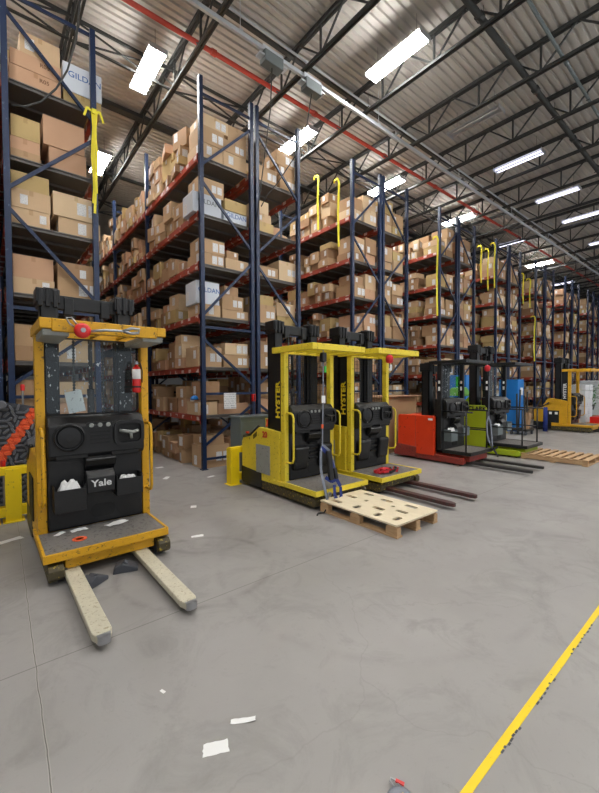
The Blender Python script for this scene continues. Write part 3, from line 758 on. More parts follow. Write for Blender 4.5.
for i, b in enumerate(boxes):
    qs = label_quads(b)
    if i in single:
        o = bpy.data.objects.new('cardboard_box', None)
        b2 = dict(b); c = b['c']; b2['c'] = (0, 0, 0); rz = b['rz']; b2['rz'] = 0
        mb = MB(); tt = []; R = box_geo(mb, tt, b2)
        me = fin('cardboard_box', mb, [M['card'], M['tape']], tt)
        o = bpy.data.objects.new('cardboard_box', me); C.objects.link(o); o.location = c; o.rotation_euler = (0, 0, rz)
        tag(o, blabel(b), 'box', 'cardboard boxes on the pallet racks')
        for q in qs:
            v, f, uv = [], [], []; lq_geo(v, f, uv, Matrix.Identity(4), b['d'], q)
            l = bpy.data.objects.new('shipping_label', label_mesh('shipping_label', v, f, uv)); C.objects.link(l); l.parent = o
        if b['txt']:
            dx, dy, dz = b['d']; s, colr = b['txt']
            mt_ = {'blue': M['bluetext'], 'brown': M['browntext'], 'grey': M['greybox']}[colr]
            mtext('printed_lettering', s, .12 if s == 'GILDAN' else .075, (.1 if s == 'R05' else .03, -dy/2-.001, dz*.62), (1, 0, 0), (0, -1, 0), mt_, o, .0006, bold=.001)
    else:
        R = box_geo(smb, stint, b)
        for q in qs: lq_geo(sv, sf, suv, R, b['d'], q)
so = bpy.data.objects.new('cardboard_stock', fin('cardboard_stock', smb, [M['card'], M['tape']], stint)); C.objects.link(so)
tag(so, 'brown cartons packed small and deep through the tiers of all the racks', 'boxes', 'cardboard boxes on the pallet racks', 'stuff')
sl = bpy.data.objects.new('shipping_label', label_mesh('shipping_label', sv, sf, suv)); C.objects.link(sl); sl.parent = so; sl['kind'] = 'stuff'


# ------------------------------------------------------------------ order picker trucks
def rrect(w, h, r, n=5):
    out = []
    for cx, cy, a0 in ((w/2-r, h/2-r, 0), (-w/2+r, h/2-r, 90), (-w/2+r, -h/2+r, 180), (w/2-r, -h/2+r, 270)):
        for i in range(n+1):
            a = math.radians(a0+90*i/n); out.append((cx+r*math.cos(a), cy+r*math.sin(a)))
    return out
def ring(mb, outer, inner, c, y0, y1, mi=0):
    """flat frame in the XZ plane between two outlines of equal length, thick from y0 to y1"""
    n = len(outer); b = len(mb.v)
    for y in (y0, y1):
        mb.v += [(c[0]+a, y, c[1]+d) for a, d in outer]+[(c[0]+a, y, c[1]+d) for a, d in inner]
    for i in range(n):
        j = (i+1) % n; O0, I0, O1, I1 = b, b+n, b+2*n, b+3*n
        for q in ((O0+i, O0+j, I0+j, I0+i), (O1+i, I1+i, I1+j, O1+j), (O0+i, O1+i, O1+j, O0+j), (I0+i, I0+j, I1+j, I1+i)):
            mb.f.append(list(q)); mb.mi.append(mi)
    return mb
def order_picker(loc, style, lab, pf=-.62, hw=.48, col=.43):
    o = empty('order_picker', (loc[0], loc[1], 0), lab, 'order picker truck', 'order picker trucks')
    hy = style in ('hyster', 'farhyster'); ya = style == 'yale'; dark = style in ('raymond', 'clark')
    body = {'yale': M['yellow'], 'hyster': M['lemon'], 'farhyster': M['ochre'], 'raymond': M['raymond'], 'clark': M['lime']}[style]
    frame = {'yale': M['yellow'], 'hyster': M['lemon'], 'farhyster': M['ochre'], 'raymond': M['blackmetal'], 'clark': M['blackmetal']}[style]
    legm = {'yale': M['yellow'], 'hyster': M['dirty'], 'farhyster': M['ochre'], 'raymond': M['skirtred'], 'clark': M['lime']}[style]
    RX = (1, 0, 0); FY = (0, -1, 0)
    # chassis, legs and load wheels
    c = MB(); c.box(-hw+.13, hw-.13, pf+.06, .3, .085, .185); c.box(-hw+.06, hw-.06, .3, .5, .06, .3)
    c.build('chassis', legm if not ya else M['yellow'], o, bevel=.006)
    for s in (-1, 1):
        l = MB(); x0, x1 = sorted((s*(hw-.01), s*(hw-.115)))
        yf = pf-.02 if ya else pf+.04 if hy else pf+.12
        l.prism([(yf+.03, .035), (yf, .06), (yf, .12), (yf+.04, .15), (.5, .16), (.5, .035)], x0, x1, 'x')
        g = l.build('outrigger_leg', legm if not (ya or hy) else M['dirty'], o, bevel=.006)
        wv = MB(); 
        for yy in (yf+.10, yf+.24): wv.lathe([(.05, s*(hw-.1)-.02), (.05, s*(hw-.1)+.045)], (0, yy, .05), 'x', 16)
        wv.build('load_wheel', M['rubber'], g)
    # rear body
    yb = 1.0
    b = MB()
    if style == 'raymond':
        b.prism([(.10, .13), (.10, .90), (.12, .92), (.92, .92), (.95, .88), (.95, .13)], -hw, -hw+.07, 'x')
        b.prism([(.10, .13), (.10, .90), (.12, .92), (.92, .92), (.95, .88), (.95, .13)], hw-.07, hw, 'x')
        b.box(-hw+.07, hw-.07, .50, .95, .13, .90)
    elif style == 'clark':
        P = [(.0, .12), (.0, 1.02), (.05, 1.08), (.5, 1.08), (.62, 1.22), (.85, 1.25), (1.0, 1.1), (1.0, .12)]
        b.prism(P, -hw, -hw+.07, 'x'); b.prism(P, hw-.07, hw, 'x'); b.box(-hw+.07, hw-.07, .5, .99, .12, 1.07)
    else:
        P = [(.06, .16), (.06, .90), (.52, .93), (.60, .92), (.80, .78), (1.0, .74), (1.04, .68), (1.04, .26), (.98, .22), (.5, .16)]
        b.prism(P, -hw, -hw+.06, 'x'); b.prism(P, hw-.06, hw, 'x')
        if style == 'farhyster': b.prism([(.46, .9), (.46, 1.08), (.62, 1.08), (.78, .82), (.6, .85)], -hw, hw, 'x'); 
        if style == 'farhyster': b.prism([(.06, .88), (.06, 1.0), (.30, 1.06), (.459, 1.08), (.459, .88)], -hw, -hw+.06, 'x')
        b.prism([(.5, .16), (.5, .92), (.60, .91), (.80, .77), (1.0, .73), (1.03, .67), (1.03, .26), (.98, .22)], -hw+.06, hw-.06, 'x')
    bo = b.build('rear_body', body, o, bevel=.008)
    s = MB(); s.prism([(.5, .05), (.5, .27), (1.05, .30), (1.06, .08), (1.02, .05)], -hw-.006, hw+.006, 'x')
    s.build('bumper_skirt', M['skirtred'] if style == 'raymond' else M['black'], o, bevel=.01)
    if hy or ya:
        for sd in (-1, 1):
            p = MB(); x0, x1 = sorted((sd*(hw+.001), sd*(hw+.012))); p.box(x0, x1, .28, .63, .27, .68)
            p.build('side_panel', M['panelgrey'] if hy and style != 'farhyster' else M['recess'], bo, bevel=.006)
        # dark drivers edge along the sloping rear
        e = MB(); e.tube([(-hw+.01, .58, .94), (-hw+.01, .79, .80), (-hw+.01, 1.0, .755)], .022, 8); e.tube([(hw-.01, .58, .94), (hw-.01, .79, .80), (hw-.01, 1.0, .755)], .022, 8)
        e.build('edge_guard', M['black'], bo, smooth=True)
    if style == 'hyster':
        v = MB()
        for q in range(5): v.box(-hw-.004, -hw, .62+.02*q, .63+.02*q, .79-.012*q, .86-.012*q)
        v.build('vent', M['recess'], bo)
    if style == 'farhyster':
        for yy in (.36, .53):
            q = MB(); q.box(-hw-.016, -hw-.012, yy-.04, yy+.04, .55, .63); q.build('sticker', M['white'], bo)
    if style == 'raymond':
        q = MB(); q.box(-hw-.003, -hw, .52, .526, .15, .90); q.build('seam', M['skirtred'], bo)
        q = MB(); q.box(-hw-.004, -hw, .13, .23, .83, .87); q.build('sticker', M['white'], bo)
    if style == 'clark':
        q = MB(); q.box(-hw-.003, -hw, -.0, .5, .56, .58); q.build('seam', M['recess'], bo)
        mtext('brand_lettering', 'CLARK', .13, (-hw-.003, .21, 1.0), (0, -1, 0), (-1, 0, 0), M['blacktext'], bo, bold=.004)
    # mast
    m = MB(); my0, my1 = .26, .44; H = 2.46 if style != 'raymond' else 2.0
    for sx in (-1, 1):
        x0, x1 = sorted((sx*.40, sx*.385)); m.box(x0, x1, my0, my1, .06, H-.14)          # web
        for yy in (my0, my1-.03): 
            a, c_ = sorted((sx*.40, sx*.27)); m.box(a, c_, yy, yy+.03, .06, H-.14)
        a, c_ = sorted((sx*.36, sx*.25)); m.box(a, c_, my0+.035, my0+.055, .12, H); m.box(a, c_, my1-.06, my1-.04, .12, H)
        a, c_ = sorted((sx*.365, sx*.35)); m.box(a, c_, my0+.035, my1-.04, .12, H)
    for z in (.15, .95, H-.16): m.box(-.39, .39, my1-.035, my1, z, z+.09)
    mo = m.build('mast', M['blackmetal'], o, bevel=.004)
    q = MB(); q.box(-.26, .26, my0+.04, my1-.05, H-.19, H-.06); q.box(-.2, -.12, my0+.02, my0+.12, H-.24, H-.08); q.box(.12, .2, my0+.02, my0+.12, H-.24, H-.08)
    q.build('crosshead', M['blackmetal'], mo, bevel=.005)
    for sx in (-1, 1):
        k = MB(); z = .3
        while z < H-.2:
            k.box(sx*.13-.012, sx*.13+.012, my0+.03, my0+.042, z, z+.018); z += .03
        k.box(sx*.13-.007, sx*.13+.007, my0+.032, my0+.040, .3, H-.2)
        k.build('lift_chain', M['joist'], mo)
    y_ = MB(); y_.tube([(0.04, my1-.02, .1), (0.04, my1-.02, 1.5)], .035, 12); y_.tube([(0.04, my1-.02, 1.5), (.04, my1-.02, H-.26)], .02, 10)
    y_.build('lift_cylinder', M['blackmetal'], mo, smooth=True)
    for sx in (-1, 1):   # stacked rollers and hoses seen as the bulky mast head
        hd = MB(); a, b_ = sorted((sx*.43, sx*.24)); hd.box(a, b_, my0-.02, my1+.02, H-.15, H-.02)
        for q in range(3): hd.box(a+.015+q*.06, a+.05+q*.06, my0-.035, my1+.035, H-.19, H-.03+.015*(q % 2))
        hd.build('mast_head', M['black'], mo, bevel=.006)
    if style == 'hyster' or style == 'farhyster':
        pl = MB(); pl.box(-.44, -.43, .06, .22, .3, 1.97); pl.box(-.43, -.40, .18, .22, .3, 1.97); po = pl.build('mast_cover', M['blackmetal'], mo)
        mtext('brand_lettering', 'HYSTER', .125, (-.4425, .135, 1.33), (0, 0, 1), (-1, 0, 0), M['yellowtext'] if style == 'hyster' else M['whitetext'], po, bold=.004, wide=1.15)
    # cab: posts, console, platform, guard
    PW = .035 if not dark else .028
    for sx in (-1, 1):
        p = MB(); p.box(sx*col-PW, sx*col+PW, -.035, .05, .2 if not dark else .25, 1.99); po = p.build('guard_post', frame, o, bevel=.006)
        if dark:
            wq = MB(); wq.box(sx*col-PW-.004, sx*col-PW, -.01, .03, 1.42, 1.5); wq.box(sx*col-PW-.004, sx*col-PW, -.01, .03, 1.56, 1.62)
            wq.build('sticker', M['white'], po)
    g = MB(); gf = pf+.07 if style != 'clark' else pf+.22
    t0, t1 = (1.97, 2.05) if not dark else (1.95, 2.01)
    gw = hw+.005
    for sx in (-1, 1):
        a, b_ = sorted((sx*gw, sx*(gw-.08))); g.box(a, b_, gf, .22, t0, t1)
    g.box(-gw+.08, gw-.08, gf, gf+.07, t0-(.0 if not ya else .02), t1); g.box(-gw+.08, gw-.08, .14, .22, t0, t1)
    if ya: g.box(-gw+.08, gw-.08, gf+.1, gf+.14, t0, t0+.03)
    for q in (range(1, 5) if not ya else range(1, 4)):
        x = -gw+2*gw*q/(5 if not ya else 4); g.box(x-.018, x+.018, gf+.05, .16, t0+.02, t0+.05)
    go = g.build('overhead_guard', frame, o, bevel=.006)
    if ya:
        for sx in (-1, 1):
            u = MB(); a, b_ = sorted((sx*(gw-.02), sx*(gw-.2))); u.prism([(gf+.02, t0-.002), (gf+.03, t0-.05), (.05, t0-.06), (.1, t0-.002)], a, b_, 'x')
            u.build('guard_panel', M['panelgrey'], go, bevel=.006)
    # console
    cw = col-PW-.005
    k = MB(); k.prism([(-.10, .88), (-.13, .92), (-.13, 1.18), (-.06, 1.26), (.16, 1.26), (.16, .86)], -cw, cw, 'x')
    k.prism([(-.045, .24), (-.045, .88), (.16, .88), (.16, .24)], -cw, cw, 'x')
    ko = k.build('console', M['black'], o, bevel=.018, seg=3)
    f0 = -.13
    d = MB()
    dx = -.24 if ya else -.2
    d.lathe([(.125, f0-.002), (.125, f0-.02), (.112, f0-.028), (.108, f0-.008), (.10, f0-.006), (.09, f0-.018), (.03, f0-.024), (.0005, f0-.024)], (dx, 0, 1.075), 'y', 28)
    d.build('steering_disc', M['black'], ko, smooth=False)
    u = MB(); ring(u, rrect(.27, .235, .06), rrect(.215, .18, .045), (.255, 1.085), f0-.03, f0)
    u.box(.15, .36, f0-.003, f0-.001, 1.0, 1.17, 1); u.build('control_recess', [M['black'], M['recess']], ko)
    hnd = MB(); hnd.tube([(.17, f0-.02, 1.11), (.22, f0-.05, 1.10), (.28, f0-.055, 1.09), (.33, f0-.03, 1.10)], .016, 8); hnd.tube([(.26, f0-.05, 1.09), (.27, f0-.03, 1.03)], .014, 8)
    hnd.build('control_handle', M['panelgrey'] if ya else M['black'], ko, smooth=True)
    v = MB()
    for q in range(4): v.box(-.075, .085, f0-.006, f0-.001, 1.0+.034*q, 1.016+.034*q)
    v.build('vent', M['recess'], ko)
    gq = MB(); ring(gq, rrect(.23, .06, .028), rrect(.21, .042, .02), (.005, 1.17), f0-.008, f0+.01)
    gq.build('gauge_surround', M['black'], ko)
    for q in (-.07, 0, .07):
        e = MB(); e.lathe([(.02, f0), (.02, f0-.008), (.015, f0-.010), (.0005, f0-.010)], (q+.005, 0, 1.172), 'y', 16); e.build('gauge', M['panelgrey'], ko)
    # ledge slots
    v = MB(); v.box(-.34, -.10, f0+.02-.025, f0+.028, .885, .915); v.box(.10, .34, f0-.004, f0+.03, .885, .915); v.build('ledge_slot', M['recess'], ko)
    lb = MB(); lb.prism([(-.05, .74), (-.12, .80), (-.15, .86), (-.12, .885), (-.04, .885)], -.12, .14, 'x'); lb.build('arm_ledge', M['black'], ko, bevel=.01)
    if ya or dark:
        for (x0, x1, z0, z1) in ((-.37, -.125, .43, .63), (.125, .36, .50, .66)):
            q = MB(); t = .008; y0, y1 = -.20, -.046
            q.box(x0, x1, y0, y0+t, z0, z1); q.box(x0, x0+t, y0+t, y1, z0, z1+.03); q.box(x1-t, x1, y0+t, y1, z0, z1+.03); q.box(x0+t, x1-t, y0+t, y1, z0, z0+t)
            q.build('storage_bin', M['black'] if ya else M['greybox'], ko, bevel=.004)
        q = MB(); q.prism([(-.046, .54), (-.18, .56), (-.18, .70), (-.12, .76), (-.046, .76)], -.118, .118, 'x'); co_ = q.build('centre_block', M['black'], ko, bevel=.008)
        if ya:
            t_ = mtext('brand_lettering', 'Yale', .085, (0, -.184, .645), RX, FY, M['whitetext'], co_, ext=.003, bold=.0015, wide=1.15)
    else:
        for (x0, x1) in ((-.34, -.09), (.12, .35)):
            q = MB(); q.prism([(-.046, .36), (-.10, .40), (-.13, .66), (-.12, .70), (-.046, .70)], x0, x1, 'x'); q.build('knee_pad', M['black'], ko, bevel=.03, seg=3)
        for z in (.50, .57, .64, .71, 1.19):
            q = MB(); q.prism([(-.046, z), (-.09, z+.005), (-.10, z+.025), (-.046, z+.03)], -.07, .09, 'x'); q.build('rib', M['black'], ko, bevel=.006)
    q = MB(); q.prism([(a, b_) for a, b_ in rrect(.2, .12, .045)], -.048, -.0455, 'y')
    for i_ in range(len(q.v)): q.v[i_] = (q.v[i_][0]+.04, q.v[i_][1], q.v[i_][2]+.36)
    q.build('foot_opening', M['recess'], ko)
    # platform
    p = MB(); z1 = .235 if not dark else .26
    p.box(-hw-.02 if not dark else -hw+.06, hw-.02, pf, .2 if not dark else -.04, z1-.055, z1-.004); 
    for a, b_ in ((-hw-.02 if not dark else -hw+.06, -hw if not dark else -hw+.08), (hw-.04, hw-.02)): p.box(a, b_, pf, -.04, z1-.004, z1+.012)
    p.box(-hw if not dark else -hw+.08, hw-.04, pf, pf+.018, z1-.004, z1+.012)
    pm = p.build('platform', frame if not dark else M['blackmetal'], o, bevel=.004)
    p = MB(); p.box(-hw if not dark else -hw+.08, hw-.04, pf+.018, -.04, z1-.004, z1+.004); p.build('floor_mat', M['mat'], pm)
    # grab handles
    for sx in (-1, 1):
        h = MB(); x = sx*(col+.005); zt, zl = (1.16, .50)
        h.tube([(x, -.03, zt), (x, -.13, zt), (x, -.17, zt-.015), (x, -.19, zt-.06), (x, -.19, zl+.06), (x, -.17, zl+.015), (x, -.13, zl), (x, -.03, zl)], .014, 10)
        if not dark: h.build('grab_handle', frame, o, smooth=True)
    if dark:
        for sx in (-1, 1):
            h = MB(); x = sx*(hw-.07); yy = pf+.10
            h.tube([(x, yy, z1), (x, yy, 1.02)], .016, 8); h.tube([(x, -.03, 1.02), (x, yy-.12, 1.02)], .016, 8); h.tube([(x, -.03, .62), (x, yy, .62)], .014, 8)
            h.build('side_gate', M['blackmetal'], o, smooth=True)
    # window or wire screen
    if hy:
        s = MB(); 
        for q in range(12): z = 1.29+q*.056; s.bar((-.39, .06, z), (.39, .06, z), .004, .004)
        for q in range(14): x = -.39+q*.06; s.bar((x, .064, 1.26), (x, .064, 1.96), .004, .004)
        s.build('wire_screen', M['blackmetal'], o)
    else:
        s = MB(); s.box(-.385, .385, .055, .061, 1.28, 1.95); wo = s.build('cab_window', M['window'], o)
        r_ = MB(); ring(r_, rrect(.80, .71, .05), rrect(.77, .68, .04), (0, 1.615), .05, .066); r_.build('window_seal', M['recess'], wo)
    # forks
    fs = {'yale': .265, 'hyster': .2, 'farhyster': .26, 'raymond': .26, 'clark': .26}[style] if loc[0] < 4 or style != 'hyster' else .275
    fm = {'yale': M['forkwhite'], 'hyster': M['forkred'], 'farhyster': M['forkblack'], 'raymond': M['forkblack'], 'clark': M['forkblack']}[style]
    fw = .055 if ya else .05; yt = -1.62 if ya else (-1.6 if style != 'hyster' else -1.6)
    off = .0 if ya else 0
    for sx in (-1, 1):
        k = MB(); x = sx*fs-(.035 if ya else .02)
        zt_, zb_ = (.085, .04)
        k.prism([(x-fw, -.1), (x-fw, yt+.07), (x-fw*.62, yt+.01), (x-fw*.3, yt), (x+fw*.3, yt), (x+fw*.62, yt+.01), (x+fw, yt+.07), (x+fw, -.1)], zb_, zt_, 'z')
        k.build('fork', fm, o, bevel=.006)
        if ya:
            tt = o.children[-1]; q = MB(); q.prism([(x-fw*.6, yt+.004), (x-fw*.3, yt-.006), (x+fw*.3, yt-.006), (x+fw*.6, yt+.004), (x+fw*.7, yt+.03), (x-fw*.7, yt+.03)], zb_-.002, zt_+.0015, 'z'); q.build('worn_tip', M['steel'], tt)
    return o
yale = order_picker((.80, 4.0), 'yale', 'amber yellow order picker truck with two pale worn forks pointing at the open floor', pf=-.60, hw=.475, col=.44)
h1 = order_picker((3.53, 4.08), 'hyster', 'lemon yellow order picker with orange beacon and a holed pallet on its forks', pf=-.70, hw=.475, col=.425)
h2 = order_picker((4.68, 3.95), 'hyster', 'lemon yellow order picker with a red harness lying on its platform', pf=-.65, hw=.48, col=.42)
rd = order_picker((7.33, 4.02), 'raymond', 'black framed order picker with an orange-red body and thin black forks', pf=-.62, hw=.49, col=.43)
ck = order_picker((8.99, 3.85), 'clark', 'black framed order picker with a lime green body panel', pf=-.80, hw=.48, col=.43)
fh = order_picker((15.2, 4.0), 'farhyster', 'ochre yellow order picker standing farthest off with a dark side panel', pf=-.65, hw=.48, col=.43)

def small(name, mb, mat, lab, cat, group=None, **kw):
    return tag(mb.build(name, mat, None, **kw), lab, cat, group)
# truck number, beacon, stickers
mtext('fleet_number', '20', .12, (3.53-.475-.004-3.53, .41, .83), (0, -1, 0), (-1, 0, 0), M['redtext'], h1, bold=.003)
b = MB(); b.lathe([(.05, .93), (.05, .96), (.038, .965), (.038, 1.03), (.03, 1.04), (.0005, 1.045)], (-.33, .52, 0), 'z', 16); bo_ = b.build('beacon', M['orangeplastic'], h1, smooth=True)
b = MB(); 
for a in range(6): b.tube([(-.33+.05*math.cos(a), .52+.05*math.sin(a), .95), (-.33+.05*math.cos(a), .52+.05*math.sin(a), 1.05)], .004, 5)
b.lathe([(.054, 1.045), (.054, 1.052)], (-.33, .52, 0), 'z', 16); b.build('beacon_cage', M['lemon'], bo_)
b = MB(); b.lathe([(.012, .76), (.012, .80), (.028, .81), (.028, .83), (.0005, .835)], (-.44, .93, 0), 'z', 12); b.build('stop_button', M['red'], h1)
# grey steel cabinet behind the beacon truck
e = empty('steel_cabinet', (3.5, 5.54, 0), 'grey steel cabinet standing behind the beacon truck at the rack foot', 'cabinet')
b = MB(); b.box(-.32, .34, -.17, .17, .0, 1.0); b.build('cabinet_body', M['greybox'], e, bevel=.01)
b = MB(); b.box(-.335, .355, -.185, .185, 1.0, 1.03); b.build('lid', M['greybox'], e, bevel=.006)
b = MB(); b.box(-.3, .32, -.178, -.17, .08, .94); d_ = b.build('door', M['greybox'], e, bevel=.003)
# fire extinguisher on the nearest truck
e = empty('fire_extinguisher', (1.15, 3.925, 1.46), 'small red fire extinguisher with white label strapped to the amber truck post', 'fire extinguisher'); e.scale = (.85, .85, .85)
b = MB(); b.lathe([(.02, 0), (.043, .01), (.045, .02), (.045, .27), (.035, .30), (.016, .315), (.016, .33)], (0, 0, 0), 'z', 20); b.build('cylinder', M['red'], e, smooth=True)
b = MB(); b.lathe([(.0455, .16), (.0465, .161), (.0465, .272), (.0455, .273)], (0, 0, 0), 'z', 20); b.build('label_band', M['white'], e, smooth=True)
b = MB(); b.box(-.015, .015, -.02, .02, .33, .355); b.bar((0, -.02, .36), (0, .06, .375), .02, .008); b.bar((0, -.02, .345), (0, .05, .34), .018, .006); b.build('valve_handle', M['steel'], e)
b = MB(); b.tube([(0, .0, .345), (.04, -.02, .34), (.058, -.02, .26), (.056, -.02, .12)], .007, 8); b.build('hose', M['black'], e, smooth=True)
b = MB(); b.lathe([(.047, .06), (.05, .06), (.05, .08), (.047, .08)], (0, 0, 0), 'z', 20); b.build('strap', M['blackmetal'], e)

def scrap(name, x, y, z, w, h, rz, lab, cat='paper', group=None, seed=0, crumple=.01, mat='white'):
    r = random.Random(seed); mb = MB(); n = 6; V = []
    for i in range(n+1):
        for j in range(n+1):
            u, v = (i/n-.5)*w, (j/n-.5)*h
            V.append((u+r.uniform(-.03, .03)*w*(i in (0, n)), v+r.uniform(-.03, .03)*h*(j in (0, n)), z+.001+crumple*(.5+.5*math.sin(u*31+seed)*math.cos(v*27+seed*2))*(.4+.6*r.random())))
    k = len(V); mb.v = V+[(a, b_, max(z, c_-.0008)) for a, b_, c_ in V]
    I = lambda i, j: i*(n+1)+j
    for i in range(n):
        for j in range(n):
            mb.f.append([I(i, j), I(i+1, j), I(i+1, j+1), I(i, j+1)]); mb.f.append([k+I(i, j), k+I(i, j+1), k+I(i+1, j+1), k+I(i+1, j)]); mb.mi += [0, 0]
    for i in range(n):
        for (a, b_) in ((I(i, 0), I(i+1, 0)), (I(i+1, n), I(i, n)), (I(0, i+1), I(0, i)), (I(n, i), I(n, i+1))): mb.f.append([a, b_, k+b_, k+a]); mb.mi.append(0)
    o = mb.build(name, M[mat]); o.location = (x, y, 0); o.rotation_euler = (0, 0, rz); return tag(o, lab, cat, group)
scrap('paper_sheet', .715, 1.43, 0, .105, .06, -.42, 'flat white paper slip on the open concrete floor', seed=1, crumple=.002)
scrap('paper_scrap', .87, 1.47, 0, .11, .025, -.55, 'torn curled paper strip just behind the flat white slip', seed=2, crumple=.012)
scrap('paper_scrap', .65, 1.87, 0, .015, .03, .3, 'tiny white paper fleck alone on the floor', seed=3, crumple=.002)
scrap('paper_scrap', 1.63, 3.62, 0, .12, .05, -.3, 'white paper scrap on the floor beside the amber truck wheel', seed=4, crumple=.006)
scrap('paper_scrap', .16, 4.72, 0, .2, .08, .3, 'dirty white paper on the floor seam before the yellow barrier', seed=5, crumple=.008)
scrap('paper_scrap', 2.91, 5.9, 0, .14, .07, .2, 'white scrap on the aisle floor close to the rack foot', seed=6, crumple=.006)
scrap('paper_scrap', 2.3, 6.3, 0, .18, .08, .9, 'white scrap lying in the mouth of the open aisle', seed=7, crumple=.006)
scrap('paper_scrap', 2.5, 7.2, 0, .14, .1, .1, 'small white scrap farther down the open aisle', seed=8, crumple=.006)
scrap('paper_scrap', 2.0, 4.55, 0, .1, .07, 1.1, 'thin white scrap on the floor between the two nearest trucks', seed=9, crumple=.004)
scrap('paper_sheet', .92, 3.83, .24, .19, .09, .35, 'bright white paper sheet on the amber truck platform', seed=10, crumple=.012)
scrap('paper_scrap', .62, 3.86, .24, .13, .07, .1, 'small white paper at the foot of the black console', seed=11, crumple=.014)
scrap('paper_scrap', .47, 3.86, .24, .09, .05, .7, 'crumpled white paper in the platform corner by the post', seed=12, crumple=.014)
# papers standing in the console bins
def crumpled(name, x, y, z, w, d, h, lab, seed, mat='white'):
    r = random.Random(seed); mb = MB(); n = 9; V = []
    for i in range(n+1):
        for j in range(n+1):
            u, v = i/n, j/n; e = min(u, 1-u, v, 1-v)*4
            V.append(((u-.5)*w, (v-.5)*d, h*min(1, e)*(.55+.45*r.random())))
    mb.v = V+[(a, b_, 0) for a, b_, c_ in V]; k = len(V); I = lambda i, j: i*(n+1)+j
    for i in range(n):
        for j in range(n):
            mb.f.append([I(i, j), I(i+1, j), I(i+1, j+1), I(i, j+1)]); mb.f.append([k+I(i, j), k+I(i, j+1), k+I(i+1, j+1), k+I(i+1, j)]); mb.mi += [0, 0]
    for i in range(n):
        for (a, b_) in ((I(i, 0), I(i+1, 0)), (I(i+1, n), I(i, n)), (I(0, i+1), I(0, i)), (I(n, i), I(n, i+1))): mb.f.append([a, b_, k+b_, k+a]); mb.mi.append(0)
    o = mb.build(name, M[mat]); o.location = (x, y, z); return tag(o, lab, 'paper')
crumpled('paper_bundle', .553, 3.873, .56, .21, .12, .15, 'crumpled white paper heaped in the larger console bin of the amber truck', 3)
crumpled('paper_bundle', 1.04, 3.873, .59, .19, .12, .10, 'loose white papers in the smaller console bin of the amber truck', 5)
crumpled('paper_bundle', 7.085, 3.893, .57, .22, .12, .14, 'white plastic wad in the grey bin of the orange-red truck', 7)
crumpled('paper_bundle', 8.74, 3.72, .57, .22, .12, .12, 'white wad in the grey bin of the lime green truck', 9)
b = MB(); b.box(-.07, .07, 0, .003, 0, .2); o = b.build('paper_notice', M['white']); o.location = (.66, 4.072, 1.285); o.rotation_euler = (0, -.18, 0); tag(o, 'tilted white notice taped low behind the scratched cab window', 'notice')
b = MB(); b.lathe([(.055, .2393), (.055, .243), (.03, .244), (.03, .2393)], (0, 0, 0), 'z', 24); o = b.build('orange_disc', M['orangeplastic']); o.location = (.585, 3.63, .0015); tag(o, 'orange and dark round disc lying on the amber truck platform', 'disc')
# lanyard reel with hook on the nearest truck
e = empty('lanyard_reel', (.60, 3.43, 1.965), 'red lanyard reel with a silver snap hook clipped to the amber guard bar', 'lanyard reel')
b = MB(); b.lathe([(.03, -.035), (.055, -.03), (.06, -.01), (.06, .01), (.055, .03), (.03, .035)], (0, 0, 0), 'y', 20); b.build('reel_case', M['red'], e, smooth=True)
b = MB(); b.lathe([(.02, -.036), (.02, -.042), (.0005, -.043)], (0, 0, 0), 'y', 6); b.build('reel_bolt', M['steel'], e)
b = MB(); b.tube([(-.05, 0, .02), (-.09, -.005, .05), (-.11, 0, .09), (-.07, .02, .10), (-.04, 0, .05)], .007, 8); b.build('shackle', M['steel'], e, smooth=True)
b = MB(); b.tube([(.06, -.01, 0), (.16, -.02, .015), (.30, -.02, .02)], .011, 8); b.tube([(.30, -.02, .02), (.37, -.02, .05), (.43, -.02, .045), (.42, -.02, .015), (.36, -.02, .005), (.30, -.02, .02)], .013, 8)
b.build('snap_hook', M['steel'], e, smooth=True)
# rubber chocks under the forks
for i, (x, y, rz, lb) in enumerate([(.61, 3.25, .6, 'dark rubber chock on the floor nearer the first pale fork'), (.86, 3.33, -.3, 'dark rubber chock on the floor nearer the second pale fork')]):
    b = MB(); b.prism([(-.09, 0), (-.07, .05), (-.02, .075), (.05, .05), (.10, .03), (.10, 0)], -.055, .055, 'y'); b.prism([(-.03, .072), (0, .088), (.03, .06)], -.03, .03, 'y')
    o = b.build('rubber_chock', M['rubber'], bevel=.008); o.location = (x, y, 0); o.rotation_euler = (0, 0, rz); tag(o, lb, 'chock')

# ------------------------------------------------------------------ fall-arrest gear
def webb(mb, pts, w=.03, t=.006, mi=0):
    for a, b_ in zip(pts[:-1], pts[1:]): mb.bar(a, b_, w, t, mi, up=(0, 1, .02))
e = empty('safety_lanyard', (3.27, 3.5, 1.97), 'webbing lanyard with black reel hanging from the beacon truck guard', 'lanyard')
b = MB(); b.prism([(a, c_) for a, c_ in rrect(.07, .12, .025)], -.03, .03, 'y')
for i in range(len(b.v)): b.v[i] = (b.v[i][0], b.v[i][1], b.v[i][2]-.09)
b.build('reel_case', M['black'], e, bevel=.006)
b = MB(); b.tube([(0, 0, .0), (0, 0, -.04)], .008, 6); b.build('hook', M['steel'], e)
b = MB(); webb(b, [(0, 0, -.15), (-.005, 0, -.6), (-.02, 0, -1.2)], .018, .004); b.build('webbing', M['greyweb'], e)
b = MB(); b.box(-.03, .03, -.005, .005, -.66, -.57); b.build('tag', M['white'], e)
b = MB(); b.box(-.035, -.005, -.006, .006, -.98, -.93); b.build('buckle', M['orangeplastic'], e)
b = MB(); b.box(.02, .05, -.006, .006, -.28, -.2); b.build('green_tag', M['greensign'], e)
e = empty('safety_harness', (3.24, 3.38, .0), 'blue and grey safety harness hanging down over the beacon truck platform edge', 'harness')
